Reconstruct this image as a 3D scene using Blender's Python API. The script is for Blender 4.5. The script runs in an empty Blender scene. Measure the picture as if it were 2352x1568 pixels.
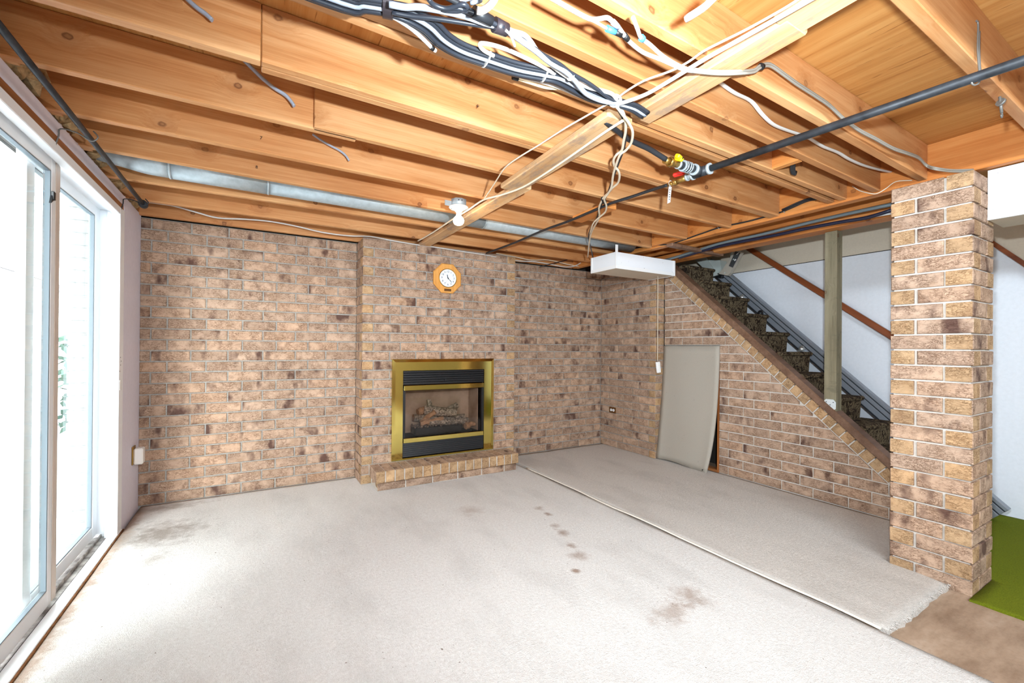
import bpy, bmesh, math, random
from mathutils import Vector, Matrix
R = random.Random(11)
scn = bpy.context.scene
col = scn.collection

# ---------------------------------------------------------------- camera
FPX = 999.38
YAW, PITCH, ROLL = 0.5283, 0.0032, 0.0077
cam_d = bpy.data.cameras.new('camera')
cam_d.sensor_width = 36.0
cam_d.lens = FPX / 2352 * 36.0
cam_d.shift_x = 0.00025
cam_d.shift_y = (794.53 - 784.0) / 2352
cam_d.clip_start = 0.02
cam = bpy.data.objects.new('camera', cam_d)
col.objects.link(cam)
fw = Vector((math.sin(YAW), math.cos(YAW), 0)); rt = Vector((math.cos(YAW), -math.sin(YAW), 0)); up = Vector((0, 0, 1))
f2 = fw * math.cos(PITCH) + up * math.sin(PITCH); u2 = up * math.cos(PITCH) - fw * math.sin(PITCH)
r3 = rt * math.cos(ROLL) + u2 * math.sin(ROLL); u3 = u2 * math.cos(ROLL) - rt * math.sin(ROLL)
M = Matrix((r3, u3, -f2)).transposed().to_4x4()
M.translation = Vector((0, 0, 1.234))
cam.matrix_world = M
scn.camera = cam

# ---------------------------------------------------------------- world, lights, exposure
world = bpy.data.worlds.new('sky'); scn.world = world
world.use_nodes = True
wb = world.node_tree.nodes['Background']
wb.inputs['Color'].default_value = (0.95, 0.975, 1.0, 1)
wb.inputs['Strength'].default_value = 18.0
scn.view_settings.view_transform = 'Standard'
scn.view_settings.look = 'None'
scn.view_settings.gamma = 1.0
scn.view_settings.use_curve_mapping = False
scn.view_settings.exposure = 0.72
scn.cycles.use_denoising = True
scn.cycles.max_bounces = 10
scn.cycles.diffuse_bounces = 6
scn.cycles.transparent_max_bounces = 12
scn.cycles.sample_clamp_indirect = 6.0

def lamp(name, kind, loc, energy, color, size=0.1, rot=None, size_y=None):
    d = bpy.data.lights.new(name, kind)
    d.energy = energy; d.color = color
    if kind == 'AREA':
        d.shape = 'RECTANGLE'; d.size = size; d.size_y = size_y or size
    else:
        d.shadow_soft_size = size
    o = bpy.data.objects.new(name, d); col.objects.link(o); o.location = loc
    if rot: o.rotation_euler = rot
    return o
# the photographer's flash, held up and to the right of the camera
fl = lamp('flash', 'SPOT', (0.42, 0.13, 1.58), 270, (0.82, 0.93, 1.0), 0.03)
fl.data.spot_size = math.radians(146); fl.data.spot_blend = 1.0
fl.rotation_euler = (Vector((2.4, 2.8, 1.75)) - fl.location).to_track_quat('-Z', 'Y').to_euler()
# added soft fill light from behind the camera; no lamp is known there
lamp('fill_light', 'AREA', (1.2, -1.75, 2.12), 120, (0.78, 0.91, 1.0), 3.0, (math.radians(64), 0, math.radians(-52)), 0.14)

# ---------------------------------------------------------------- helpers
def link(name, me, mat=None, parent=None):
    o = bpy.data.objects.new(name, me); col.objects.link(o)
    if mat is not None:
        for m in (mat if isinstance(mat, (list, tuple)) else [mat]):
            me.materials.append(m)
    if parent is not None: o.parent = parent
    return o
def mesh_of(bm, name='m', smooth=False):
    me = bpy.data.meshes.new(name); bm.normal_update(); bm.to_mesh(me); bm.free()
    if smooth:
        for p_ in me.polygons: p_.use_smooth = True
    return me
def obj(name, bm, mat, parent=None, smooth=False):
    return link(name, mesh_of(bm, name, smooth), mat, parent)
def empty(name, loc=(0, 0, 0), rz=0, parent=None):
    o = bpy.data.objects.new(name, None); col.objects.link(o)
    o.location = loc; o.rotation_euler = (0, 0, rz); o.empty_display_size = 0.05
    if parent is not None: o.parent = parent
    return o
def tag(o, label, cat, group=None, kind=None):
    o['label'] = label; o['category'] = cat
    if group: o['group'] = group
    if kind: o['kind'] = kind
    return o
def struct(o): o['kind'] = 'structure'; return o
def box(bm, x0, x1, y0, y1, z0, z1, bev=0.0, mat=0, mtx=None):
    ret = bmesh.ops.create_cube(bm, size=1.0)
    vs = ret['verts']
    for v in vs:
        v.co = Vector(((x0 + x1) / 2 + v.co.x * (x1 - x0), (y0 + y1) / 2 + v.co.y * (y1 - y0), (z0 + z1) / 2 + v.co.z * (z1 - z0)))
    fs = list({f for v in vs for f in v.link_faces})
    for f in fs: f.material_index = mat
    if bev > 0:
        es = list({e for v in vs for e in v.link_edges})
        r = bmesh.ops.bevel(bm, geom=es, offset=bev, segments=1, profile=0.5, affect='EDGES')
        vs = list({v for f in r['faces'] for v in f.verts} | {v for v in vs if v.is_valid})
        for f in r['faces']: f.material_index = mat
    if mtx is not None:
        for v in vs: v.co = mtx @ v.co
    return vs
def bx(name, x0, x1, y0, y1, z0, z1, mat, parent=None, bev=0.0):
    bm = bmesh.new(); box(bm, x0, x1, y0, y1, z0, z1, bev); return obj(name, bm, mat, parent)
def prism(bm, pts, a0, a1, axis='Y', mat=0):
    """extrude a 2-D polygon; axis Y: pts are (x,z); axis X: pts are (y,z); axis Z: (x,y)"""
    def P(p_, a):
        return {'Y': (p_[0], a, p_[1]), 'X': (a, p_[0], p_[1]), 'Z': (p_[0], p_[1], a)}[axis]
    A = [bm.verts.new(P(p_, a0)) for p_ in pts]; B = [bm.verts.new(P(p_, a1)) for p_ in pts]
    n = len(pts); fs = [bm.faces.new(A), bm.faces.new(B[::-1])]
    for i in range(n):
        fs.append(bm.faces.new((A[i], B[i], B[(i + 1) % n], A[(i + 1) % n])))
    for f in fs: f.material_index = mat
    bmesh.ops.recalc_face_normals(bm, faces=fs)
    return A + B
def cyl(bm, p0, p1, r0, r1=None, seg=16, caps=True, mat=0):
    p0 = Vector(p0); p1 = Vector(p1); r1 = r0 if r1 is None else r1
    d = (p1 - p0).normalized(); a = Vector((0, 0, 1)) if abs(d.z) < 0.9 else Vector((1, 0, 0))
    u = d.cross(a).normalized(); v = d.cross(u)
    A = [bm.verts.new(p0 + (u * math.cos(2 * math.pi * i / seg) + v * math.sin(2 * math.pi * i / seg)) * r0) for i in range(seg)]
    B = [bm.verts.new(p1 + (u * math.cos(2 * math.pi * i / seg) + v * math.sin(2 * math.pi * i / seg)) * r1) for i in range(seg)]
    fs = []
    for i in range(seg):
        f = bm.faces.new((A[i], A[(i + 1) % seg], B[(i + 1) % seg], B[i])); f.smooth = True; fs.append(f)
    if caps: fs += [bm.faces.new(A[::-1]), bm.faces.new(B)]
    for f in fs: f.material_index = mat
    bmesh.ops.recalc_face_normals(bm, faces=fs)
def smooth_path(pts, n=5):
    P = [Vector(p_) for p_ in pts]
    if len(P) < 3: return P
    out = []
    for i in range(len(P) - 1):
        a = P[i - 1] if i > 0 else P[i] * 2 - P[i + 1]
        b, c = P[i], P[i + 1]
        d = P[i + 2] if i + 2 < len(P) else P[i + 1] * 2 - P[i]
        for k in range(n):
            t = k / n
            out.append(0.5 * ((2 * b) + (c - a) * t + (2 * a - 5 * b + 4 * c - d) * t * t + (3 * b - a - 3 * c + d) * t ** 3))
    out.append(P[-1]); return out
def tube(bm, pts, r, seg=8, n=5, flat=1.0, mat=0):
    P = smooth_path(pts, n)
    rings = []; prev = None
    for i, q in enumerate(P):
        d = (P[min(i + 1, len(P) - 1)] - P[max(i - 1, 0)])
        if d.length < 1e-9: d = Vector((1, 0, 0))
        d.normalize()
        ref = Vector((0, 0, 1)) if prev is None else prev
        if abs(d.dot(ref)) > 0.97: ref = Vector((0, 1, 0)) if abs(d.y) < 0.9 else Vector((1, 0, 0))
        u = d.cross(ref).normalized(); v = u.cross(d).normalized(); prev = v
        rings.append([bm.verts.new(q + u * math.cos(2 * math.pi * k / seg) * r + v * math.sin(2 * math.pi * k / seg) * r * flat) for k in range(seg)])
    for a, b in zip(rings, rings[1:]):
        for k in range(seg):
            f = bm.faces.new((a[k], a[(k + 1) % seg], b[(k + 1) % seg], b[k])); f.smooth = True; f.material_index = mat
    f = bm.faces.new(rings[0][::-1]); f.material_index = mat
    f = bm.faces.new(rings[-1]); f.material_index = mat
    return P
def lathe(bm, prof, c, seg=24, mat=0):
    rings = []
    for r, z in prof:
        rings.append([bm.verts.new((c[0] + r * math.cos(2 * math.pi * k / seg), c[1] + r * math.sin(2 * math.pi * k / seg), c[2] + z)) for k in range(seg)])
    for a, b in zip(rings, rings[1:]):
        for k in range(seg):
            f = bm.faces.new((a[k], a[(k + 1) % seg], b[(k + 1) % seg], b[k])); f.smooth = True; f.material_index = mat
    bm.faces.new(rings[0]); bm.faces.new(rings[-1])
    bmesh.ops.recalc_face_normals(bm, faces=bm.faces[:])

# ---------------------------------------------------------------- materials
class NT:
    def __init__(s, name, rough=0.6, metal=0.0, spec=0.4):
        s.m = bpy.data.materials.new(name); s.m.use_nodes = True
        s.t = s.m.node_tree; s.b = s.t.nodes['Principled BSDF']
        s.b.inputs['Roughness'].default_value = rough; s.b.inputs['Metallic'].default_value = metal
        s.b.inputs['Specular IOR Level'].default_value = spec
    def n(s, t, **kw):
        nd = s.t.nodes.new(t)
        for k, v in kw.items(): setattr(nd, k, v)
        return nd
    def l(s, a, b): s.t.links.new(a, b)
    def coord(s, kind='Object'): return s.n('ShaderNodeTexCoord').outputs[kind]
    def rand(s): return s.n('ShaderNodeObjectInfo').outputs['Random']
    def val(s, x):
        nd = s.n('ShaderNodeValue'); nd.outputs[0].default_value = x; return nd.outputs[0]
    def math(s, op, a, b=None, clamp=False):
        nd = s.n('ShaderNodeMath', operation=op); nd.use_clamp = clamp
        for i, x in enumerate((a, b)):
            if x is None: continue
            if isinstance(x, (int, float)): nd.inputs[i].default_value = x
            else: s.l(x, nd.inputs[i])
        return nd.outputs[0]
    def vadd(s, v, off):
        nd = s.n('ShaderNodeVectorMath', operation='ADD'); s.l(v, nd.inputs[0]); s.l(off, nd.inputs[1]); return nd.outputs[0]
    def mapping(s, v, scale=(1, 1, 1), loc=(0, 0, 0), rot=(0, 0, 0)):
        nd = s.n('ShaderNodeMapping'); s.l(v, nd.inputs[0])
        nd.inputs['Scale'].default_value = scale; nd.inputs['Location'].default_value = loc; nd.inputs['Rotation'].default_value = rot
        return nd.outputs[0]
    def rand_off(s, v, k=37.0):
        r = s.math('MULTIPLY', s.rand(), k)
        c = s.n('ShaderNodeCombineXYZ'); s.l(r, c.inputs[0]); s.l(s.math('MULTIPLY', r, 1.7), c.inputs[1]); s.l(s.math('MULTIPLY', r, 0.63), c.inputs[2])
        return s.vadd(v, c.outputs[0])
    def noise(s, v, scale=5, detail=4, rough=0.6, dist=0.0):
        nd = s.n('ShaderNodeTexNoise'); s.l(v, nd.inputs['Vector'])
        nd.inputs['Scale'].default_value = scale; nd.inputs['Detail'].default_value = detail
        nd.inputs['Roughness'].default_value = rough; nd.inputs['Distortion'].default_value = dist
        return nd.outputs[0]
    def ramp(s, f, stops, interp='LINEAR'):
        nd = s.n('ShaderNodeValToRGB'); cr = nd.color_ramp; cr.interpolation = interp
        while len(cr.elements) > 1: cr.elements.remove(cr.elements[-1])
        for i, (p_, c) in enumerate(stops):
            e = cr.elements[0] if i == 0 else cr.elements.new(p_)
            e.position = p_; e.color = tuple(c) + (1,) if len(c) == 3 else c
        s.l(f, nd.inputs[0]); return nd.outputs[0]
    def step(s, f, a, b): return s.ramp(f, [(a, (0, 0, 0)), (b, (1, 1, 1))])
    def mix(s, f, a, b, blend='MIX'):
        nd = s.n('ShaderNodeMix', data_type='RGBA', blend_type=blend)
        for i, x in ((0, f), (6, a), (7, b)):
            if isinstance(x, (int, float)): nd.inputs[i].default_value = x
            elif isinstance(x, (tuple, list)): nd.inputs[i].default_value = tuple(x) + (1,)
            else: s.l(x, nd.inputs[i])
        return nd.outputs[2]
    def color(s, c):
        if isinstance(c, tuple): s.b.inputs['Base Color'].default_value = c + (1,)
        else: s.l(c, s.b.inputs['Base Color'])
    def bump(s, h, strength=0.3, dist=0.01):
        nd = s.n('ShaderNodeBump'); s.l(h, nd.inputs['Height']); nd.inputs['Strength'].default_value = strength; nd.inputs['Distance'].default_value = dist
        s.l(nd.outputs[0], s.b.inputs['Normal'])
def sr(r, g, b):
    f = lambda c: (c / 255 / 12.92) if c / 255 <= 0.04045 else ((c / 255 + 0.055) / 1.055) ** 2.4
    return (f(r), f(g), f(b))
def plain(name, c, rough=0.6, metal=0.0, spec=0.4, var=0.0, scale=8, bump=0.0, dark=None):
    N = NT(name, rough, metal, spec)
    if var or bump or dark:
        nz = N.noise(N.coord(), scale, 4)
        d = dark or tuple(x * (1 - var) for x in c)
        N.color(N.mix(N.step(nz, 0.35, 0.7), c, d))
        if bump: N.bump(nz, bump, 0.005)
    else: N.color(c)
    return N.m

def brick_mat(name, light, mid, vein, blotch, blotch_amt):
    N = NT(name, 0.85, 0, 0.25)
    co = N.rand_off(N.coord())
    base_n = N.noise(N.mapping(co, (1, 1, 1.6)), 9, 5, 0.6)
    base = N.ramp(base_n, [(0.25, mid), (0.46, light), (0.72, tuple(min(1, c * 1.14) for c in light))])
    warp = N.noise(N.mapping(co, (1, 1, 2.8)), 34, 6, 0.75, 1.0)
    v = N.math('ABSOLUTE', N.math('SUBTRACT', warp, 0.5))
    crack = N.ramp(v, [(0.0, (1, 1, 1)), (0.018, (0.7, 0.7, 0.7)), (0.045, (0, 0, 0))])
    patch = N.step(N.noise(co, 14, 3, 0.6), 0.36, 0.56)
    crack = N.math('MULTIPLY', crack, patch)
    c1 = N.mix(N.math('MULTIPLY', crack, 0.9), base, vein)
    fleck = N.step(N.noise(N.mapping(co, (1, 1, 1.9)), 78, 4, 0.8), 0.57, 0.65)
    c1 = N.mix(N.math('MULTIPLY', N.math('MULTIPLY', fleck, N.step(N.noise(co, 13, 3), 0.38, 0.60)), 0.85), c1, vein)
    bl = N.noise(N.mapping(co, (1.0, 1, 0.55)), 6.5, 3, 0.55)
    blm = N.math('MULTIPLY', N.step(bl, 0.57, 0.69), blotch_amt)
    c2 = N.mix(blm, c1, blotch)
    tint = N.ramp(N.math('FRACT', N.math('MULTIPLY', N.rand(), 7.31)), [(0, (0.86, 0.84, 0.83)), (0.5, (1, 1, 1)), (1, (1.06, 1.0, 0.94))])
    N.color(N.mix(1.0, c2, tint, 'MULTIPLY'))
    h = N.math('SUBTRACT', N.math('MULTIPLY', warp, 0.8), N.math('MULTIPLY', crack, 0.5))
    N.bump(h, 0.55, 0.006)
    return N.m
M_BRICK = brick_mat('brick_peach', sr(186, 158, 136), sr(168, 138, 113), sr(92, 56, 32), sr(84, 57, 50), 0.9)
M_OCHRE = brick_mat('brick_ochre', sr(188, 156, 120), sr(174, 140, 104), sr(116, 80, 48), sr(126, 92, 68), 0.3)
def mortar_mat():
    N = NT('mortar', 0.95, 0, 0.1)
    co = N.coord()
    N.color(N.ramp(N.noise(co, 60, 4), [(0.3, sr(142, 139, 133)), (0.7, sr(170, 166, 160))]))
    N.bump(N.noise(co, 220, 3), 0.4, 0.004)
    return N.m
M_MORTAR = mortar_mat()
M_MORTAR_LIT = plain('lit_mortar', sr(206, 199, 190), 0.95, 0, 0.1, 0.14, 60, 0.3)  # lit copy of the mortar: stronger light put into its paler colour

def wood_mat(name, c_lo, c_mid, c_hi, knots=True, axis='X', rough=0.55, grain=1.0):
    N = NT(name, rough, 0, 0.3)
    co = N.coord()
    if axis == 'Y': co = N.mapping(co, (1, 1, 1), rot=(0, 0, math.pi / 2))
    if axis == 'Z': co = N.mapping(co, (1, 1, 1), rot=(0, math.pi / 2, 0))
    co = N.rand_off(co, 19.0)
    # knots: a flat cell pattern on the wide face; the grain bends around them
    sx = N.n('ShaderNodeSeparateXYZ'); N.l(co, sx.inputs[0])
    cv = N.n('ShaderNodeCombineXYZ'); N.l(N.math('MULTIPLY', sx.outputs[0], 4.2), cv.inputs[0]); N.l(N.math('MULTIPLY', N.math('ADD', sx.outputs[2], N.math('MULTIPLY', sx.outputs[1], 0.7)), 5.0), cv.inputs[1])
    vor = N.n('ShaderNodeTexVoronoi', voronoi_dimensions='2D'); N.l(cv.outputs[0], vor.inputs['Vector']); vor.inputs['Scale'].default_value = 1.0
    kd = N.math('ADD', vor.outputs['Distance'], N.math('MULTIPLY', N.math('SUBTRACT', N.noise(co, 30, 2), 0.5), 0.10))
    vr = N.n('ShaderNodeSeparateColor'); N.l(vor.outputs['Color'], vr.inputs[0])
    pick = N.step(vr.outputs[0], 0.50, 0.52)
    if not knots: pick = N.val(0.0)
    near = N.math('MULTIPLY', N.ramp(kd, [(0.0, (1, 1, 1)), (0.42, (0, 0, 0))], 'EASE'), pick)
    cb_ = N.n('ShaderNodeCombineXYZ'); N.l(N.math('MULTIPLY', near, 0.03), cb_.inputs[2]); N.l(N.math('MULTIPLY', near, 0.03), cb_.inputs[1])
    co = N.vadd(co, cb_.outputs[0])
    lo = N.noise(N.mapping(co, (1.3, 7, 7)), 1.0, 4, 0.55)
    g1 = N.noise(N.mapping(co, (0.8, 30, 30)), 1.0, 4, 0.6, 0.5)
    g2 = N.noise(N.mapping(co, (4.0, 170, 170)), 1.0, 3, 0.6)
    s = N.math('ADD', N.math('MULTIPLY', g1, 0.5), N.math('MULTIPLY', g2, 0.32))
    s = N.math('ADD', s, N.math('MULTIPLY', N.math('SUBTRACT', lo, 0.32), 0.75))
    c = N.ramp(s, [(0.28, c_lo), (0.5, c_mid), (0.72, c_hi)])
    if knots:
        c = N.mix(N.math('MULTIPLY', near, 0.30), c, tuple(x * 0.72 for x in c_lo))
        ringm = N.math('MULTIPLY', N.ramp(kd, [(0.02, (0.55, 0.55, 0.55)), (0.05, (1, 1, 1)), (0.078, (0, 0, 0))]), pick)
        core = N.math('MULTIPLY', ringm, N.ramp(vr.outputs[1], [(0, (0.45, 0.45, 0.45)), (1, (1, 1, 1))]))
        c = N.mix(N.math('MULTIPLY', core, 0.9), c, sr(92, 48, 26))
        pitch = N.step(N.noise(N.mapping(co, (5, 16, 16)), 1.0, 5, 0.7), 0.66, 0.74)
        c = N.mix(N.math('MULTIPLY', pitch, 0.4), c, tuple(min(1, x * 1.15) for x in c_hi))
    tint = N.ramp(N.math('FRACT', N.math('MULTIPLY', N.rand(), 5.17)), [(0, (0.92, 0.90, 0.88)), (1, (1.06, 1.04, 1.02))])
    N.color(N.mix(1.0, c, tint, 'MULTIPLY'))
    N.bump(g2, 0.12, 0.002)
    return N.m
M_JOIST = wood_mat('joist_fir', sr(164, 102, 57), sr(190, 134, 84), sr(208, 160, 112))
M_JOISTY = wood_mat('header_fir', sr(166, 98, 44), sr(190, 120, 60), sr(206, 144, 82), axis='Y')
M_STRAP = wood_mat('strapping_wood', sr(170, 124, 80), sr(196, 156, 112), sr(214, 182, 142), axis='Y', knots=False)
M_POST = wood_mat('treated_post', sr(96, 90, 72), sr(132, 125, 103), sr(154, 148, 125), axis='Z', rough=0.8)
M_OAK = wood_mat('oak_clock', sr(176, 116, 50), sr(206, 146, 74), sr(220, 164, 92), axis='Z', knots=False, rough=0.4)
M_RAIL = wood_mat('brown_rail', sr(88, 40, 18), sr(124, 62, 30), sr(146, 80, 42), axis='Y', knots=False, rough=0.35)
M_CAP = wood_mat('brown_cap', sr(84, 60, 46), sr(112, 84, 66), sr(136, 106, 88), axis='Y', knots=False, rough=0.5)
M_JAMB = wood_mat('jamb_wood', sr(120, 66, 30), sr(156, 92, 46), sr(178, 112, 62), axis='Z', knots=False)
M_JAMBY = wood_mat('jamb_wood_y', sr(110, 66, 34), sr(146, 92, 52), sr(168, 112, 68), axis='Y', knots=False)
def dirty(mat, colr, lo, hi, amt):
    t = mat.node_tree; b = t.nodes['Principled BSDF']; src = b.inputs['Base Color'].links[0].from_socket
    N = NT.__new__(NT); N.m = mat; N.t = t; N.b = b
    nz = N.noise(N.mapping(N.rand_off(N.coord(), 23.0), (3, 1.2, 3)), 4, 6, 0.75)
    N.color(N.mix(N.math('MULTIPLY', N.step(nz, lo, hi), amt), src, colr))
dirty(M_STRAP, sr(150, 128, 112), 0.50, 0.60, 0.75)
dirty(M_POST, sr(96, 92, 76), 0.55, 0.68, 0.5)
def ply_mat():
    N = NT('subfloor_plywood', 0.6, 0, 0.25)
    co = N.coord()
    g = N.noise(N.mapping(co, (34, 1.3, 20)), 1.0, 5, 0.65, 0.5)
    lo = N.noise(N.mapping(co, (3, 0.7, 2)), 1.0, 3, 0.5)
    c = N.ramp(N.math('ADD', N.math('MULTIPLY', g, 0.75), N.math('MULTIPLY', lo, 0.25)), [(0.3, sr(170, 112, 56)), (0.48, sr(188, 132, 72)), (0.66, sr(200, 150, 90))])
    dash = N.step(N.noise(N.mapping(co, (75, 5.5, 20)), 1.0, 3, 0.6), 0.64, 0.70)
    N.color(N.mix(N.math('MULTIPLY', dash, 0.7), c, sr(128, 76, 34)))
    return N.m
M_PLY = ply_mat()

def carpet_mat(name, c_lo, c_hi, world_stains=True):
    N = NT(name, 0.95, 0, 0.1)
    co = N.coord('Object')
    fib = N.noise(co, 210, 3, 0.8)
    mid = N.noise(co, 62, 4, 0.75)
    big = N.noise(N.mapping(co, (1.1, 0.45, 1)), 3.2, 4, 0.6)
    c = N.mix(N.step(N.math('ADD', N.math('MULTIPLY', fib, 0.55), N.math('MULTIPLY', mid, 0.45)), 0.34, 0.66), c_lo, c_hi)
    c = N.mix(N.math('MULTIPLY', N.step(big, 0.48, 0.70), 0.30), c, tuple(x * 0.70 for x in c_lo))
    if world_stains:
        sp = N.n('ShaderNodeSeparateXYZ'); N.l(co, sp.inputs[0])
        def spot(x, y, rx, ry, amt, colr, c, soft=0.9):
            dx = N.math('DIVIDE', N.math('SUBTRACT', sp.outputs[0], x), rx); dy = N.math('DIVIDE', N.math('SUBTRACT', sp.outputs[1], y), ry)
            d = N.math('SQRT', N.math('ADD', N.math('MULTIPLY', dx, dx), N.math('MULTIPLY', dy, dy)))
            d = N.math('ADD', d, N.math('MULTIPLY', N.math('SUBTRACT', N.noise(co, 14, 4, 0.7), 0.5), 2.2))
            m = N.ramp(d, [(1.0 - soft, (1, 1, 1)), (1.0, (0, 0, 0))])
            return N.mix(N.math('MULTIPLY', m, amt), c, colr)
        st = sr(150, 118, 96)
        for x, y, rx, ry, a in ((1.88, 2.78, .05, .05, .6), (1.87, 2.655, .035, .05, .75), (1.79, 2.45, .04, .05, .5), (1.767, 2.346, .05, .07, .7), (1.70, 2.164, .04, .045, .8), (1.66, 2.03, .07, .08, .55), (1.69, 1.38, .16, .09, .5), (1.87, 1.42, .11, .12, .55), (1.53, 1.9, .03, .03, .8), (1.40, 3.0, .12, .12, .35)):
            c = spot(x, y, rx, ry, a, st, c)
        # rust and dirt along the door sill and in the corner
        e = N.math('ADD', N.math('ADD', sp.outputs[0], 0.76), N.math('MULTIPLY', N.math('SUBTRACT', N.noise(co, 14, 4, 0.7), 0.42), -0.16))
        m = N.ramp(e, [(0.0, (1, 1, 1)), (0.06, (0, 0, 0))])
        c = N.mix(N.math('MULTIPLY', m, 0.65), c, sr(152, 112, 74))
        for x, y, rx, ry, a in ((-0.55, 3.62, .3, .26, .6), (-0.62, 4.18, .35, .12, .5), (-.5, 3.2, .1, .12, .4)):
            c = spot(x, y, rx, ry, a, sr(120, 98, 76), c)
        crumbs = N.step(N.noise(co, 60, 1, 0.5), 0.775, 0.79)
        c = N.mix(N.math('MULTIPLY', crumbs, 0.8), c, sr(110, 86, 66))
    N.color(c)
    N.bump(N.math('ADD', fib, mid), 0.8, 0.008)
    return N.m
M_CARPET = carpet_mat('carpet_berber', sr(214, 208, 202), sr(246, 244, 241))
M_CARPET2 = carpet_mat('carpet_berber_strip', sr(194, 186, 178), sr(238, 232, 225), False)
M_TURF = plain('green_turf', sr(112, 122, 26), 0.95, 0, 0.1, 0.35, 160, 0.6)
def floor_mat():
    N = NT('hardboard_floor', 0.8, 0, 0.2)
    co = N.coord()
    a = N.noise(N.mapping(co, (1, 3, 1)), 3, 5, 0.65); b = N.noise(co, 60, 3)
    c = N.ramp(a, [(0.3, sr(130, 106, 86)), (0.55, sr(164, 140, 118)), (0.75, sr(182, 160, 140))])
    N.color(N.mix(N.math('MULTIPLY', N.step(b, 0.5, 0.8), 0.25), c, sr(110, 90, 74)))
    return N.m
M_FLOOR = floor_mat()
M_DRYWALL = plain('drywall_lilac', sr(220, 217, 229), 0.8, 0, 0.2, 0.05, 30, 0.1)
M_WHITEWALL = plain('white_wall', sr(232, 236, 244), 0.75, 0, 0.25, 0.05, 40, 0.1)
M_BEIGE = plain('beige_paint', sr(208, 196, 178), 0.8, 0, 0.2, 0.06, 60, 0.15)
M_VINYL = plain('white_vinyl', sr(242, 245, 248), 0.4, 0, 0.4, 0.03, 5)
M_VINYL2 = plain('beige_vinyl_edge', sr(206, 192, 180), 0.45)
M_SEAL = plain('grey_glazing_seal', sr(112, 124, 132), 0.6)
M_TRACK = plain('dirty_track', sr(190, 186, 180), 0.5, 0.2, 0.4, 0, 16, 0.2, dark=sr(70, 58, 50))
M_DIRT = plain('rust_dirt', sr(120, 80, 50), 0.95, 0, 0.1, 0.5, 40, 0.5)
def glass_mat(name, col_=(1, 1, 1), alpha=0.12, rough=0.02):
    N = NT(name, rough); N.b.inputs['Base Color'].default_value = col_ + (1,)
    mx = N.n('ShaderNodeMixShader'); tr = N.n('ShaderNodeBsdfTransparent'); gl = N.n('ShaderNodeBsdfGlossy')
    gl.inputs['Roughness'].default_value = rough; gl.inputs['Color'].default_value = (1, 1, 1, 1)
    tr.inputs['Color'].default_value = col_ + (1,)
    fr = N.n('ShaderNodeFresnel'); fr.inputs[0].default_value = 1.45
    ge = N.n('ShaderNodeNewGeometry'); N.l(N.math('MULTIPLY', fr.outputs[0], N.math('SUBTRACT', 1.0, ge.outputs['Backfacing'])), mx.inputs[0]); N.l(tr.outputs[0], mx.inputs[1]); N.l(gl.outputs[0], mx.inputs[2])
    N.l(mx.outputs[0], N.t.nodes['Material Output'].inputs['Surface'])
    return N.m
M_GLASS = glass_mat('door_glass', (0.95, 0.98, 0.97))
M_FGLASS = glass_mat('fire_glass', (0.80, 0.76, 0.74))
def brass_mat(name='polished_brass'):
    N = NT(name, 0.10, 1.0, 0.5)
    N.color(sr(214, 196, 112)); return N.m
M_BRASS = brass_mat()
M_BRASSD = plain('dull_brass', sr(176, 140, 74), 0.35, 0.9)
M_BLACKM = plain('black_metal', sr(30, 31, 34), 0.38, 0.3, 0.5)
M_FIREBRICK = plain('firebox_panel', sr(190, 170, 150), 0.9, 0, 0.2, 0, 5, 0.3, dark=sr(150, 126, 104))
M_LOG = plain('ceramic_log', sr(196, 184, 166), 0.9, 0, 0.1, 0, 60, 0.8, dark=sr(48, 46, 44))
M_LOGEND = plain('ceramic_log_end', sr(188, 150, 116), 0.9, 0, 0.1, 0.3, 40, 0.4)
M_EMBER = plain('ember_bed', sr(150, 132, 118), 0.95, 0, 0.1, 0, 90, 0.9, dark=sr(56, 46, 40))
M_GALV = plain('galvanised_steel', sr(178, 188, 192), 0.5, 0.35, 0.5, 0.22, 26)
M_ZINC = plain('zinc_plate', sr(214, 218, 220), 0.32, 0.8, 0.5, 0.2, 40)
M_IRON = plain('black_iron_pipe', sr(50, 53, 58), 0.5, 0.2, 0.4, 0, 22, 0.1, dark=sr(26, 28, 32))
M_CABLEW = plain('white_cable', sr(204, 202, 198), 0.5)
M_CABLET = plain('taupe_cable', sr(140, 134, 124), 0.5)
M_WIRE = plain('steel_wire', sr(112, 110, 106), 0.45, 0.3)
M_CABLEI = plain('ivory_cable', sr(214, 200, 178), 0.5)
M_CABLEG = plain('grey_cable', sr(150, 158, 172), 0.45)
M_CABLES = plain('slate_cable', sr(96, 106, 110), 0.5)
M_CABLED = plain('dark_grey_cable', sr(42, 46, 54), 0.35)
M_CABLEB = plain('black_cable', sr(36, 38, 42), 0.4)
M_NAVY = plain('navy_cable', sr(26, 28, 50), 0.4)
M_CLEAR = plain('clear_cable', sr(216, 196, 158), 0.3)
M_TAPE = plain('black_tape', sr(52, 46, 50), 0.35)
M_BLUE = plain('blue_plastic', sr(70, 150, 216), 0.4)
M_RED = plain('red_plastic', sr(226, 44, 34), 0.4)
M_YELLOW = plain('yellow_plastic', sr(240, 208, 24), 0.4)
M_PAPER = plain('paper_tag', sr(206, 204, 204), 0.8, 0, 0.2, 0, 90, 0, dark=sr(150, 148, 150))
M_PLASTIC = plain('white_plastic', sr(236, 236, 236), 0.35)
M_PORC = plain('white_porcelain', sr(240, 236, 230), 0.2)
M_BLACK = plain('black_plastic', sr(18, 18, 20), 0.5)
M_INSUL = plain('pink_brown_insulation', sr(190, 164, 124), 0.95, 0, 0.1, 0, 26, 0.8, dark=sr(104, 82, 56))
M_BACKER = plain('dark_gap', sr(46, 40, 34), 0.9)
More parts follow.
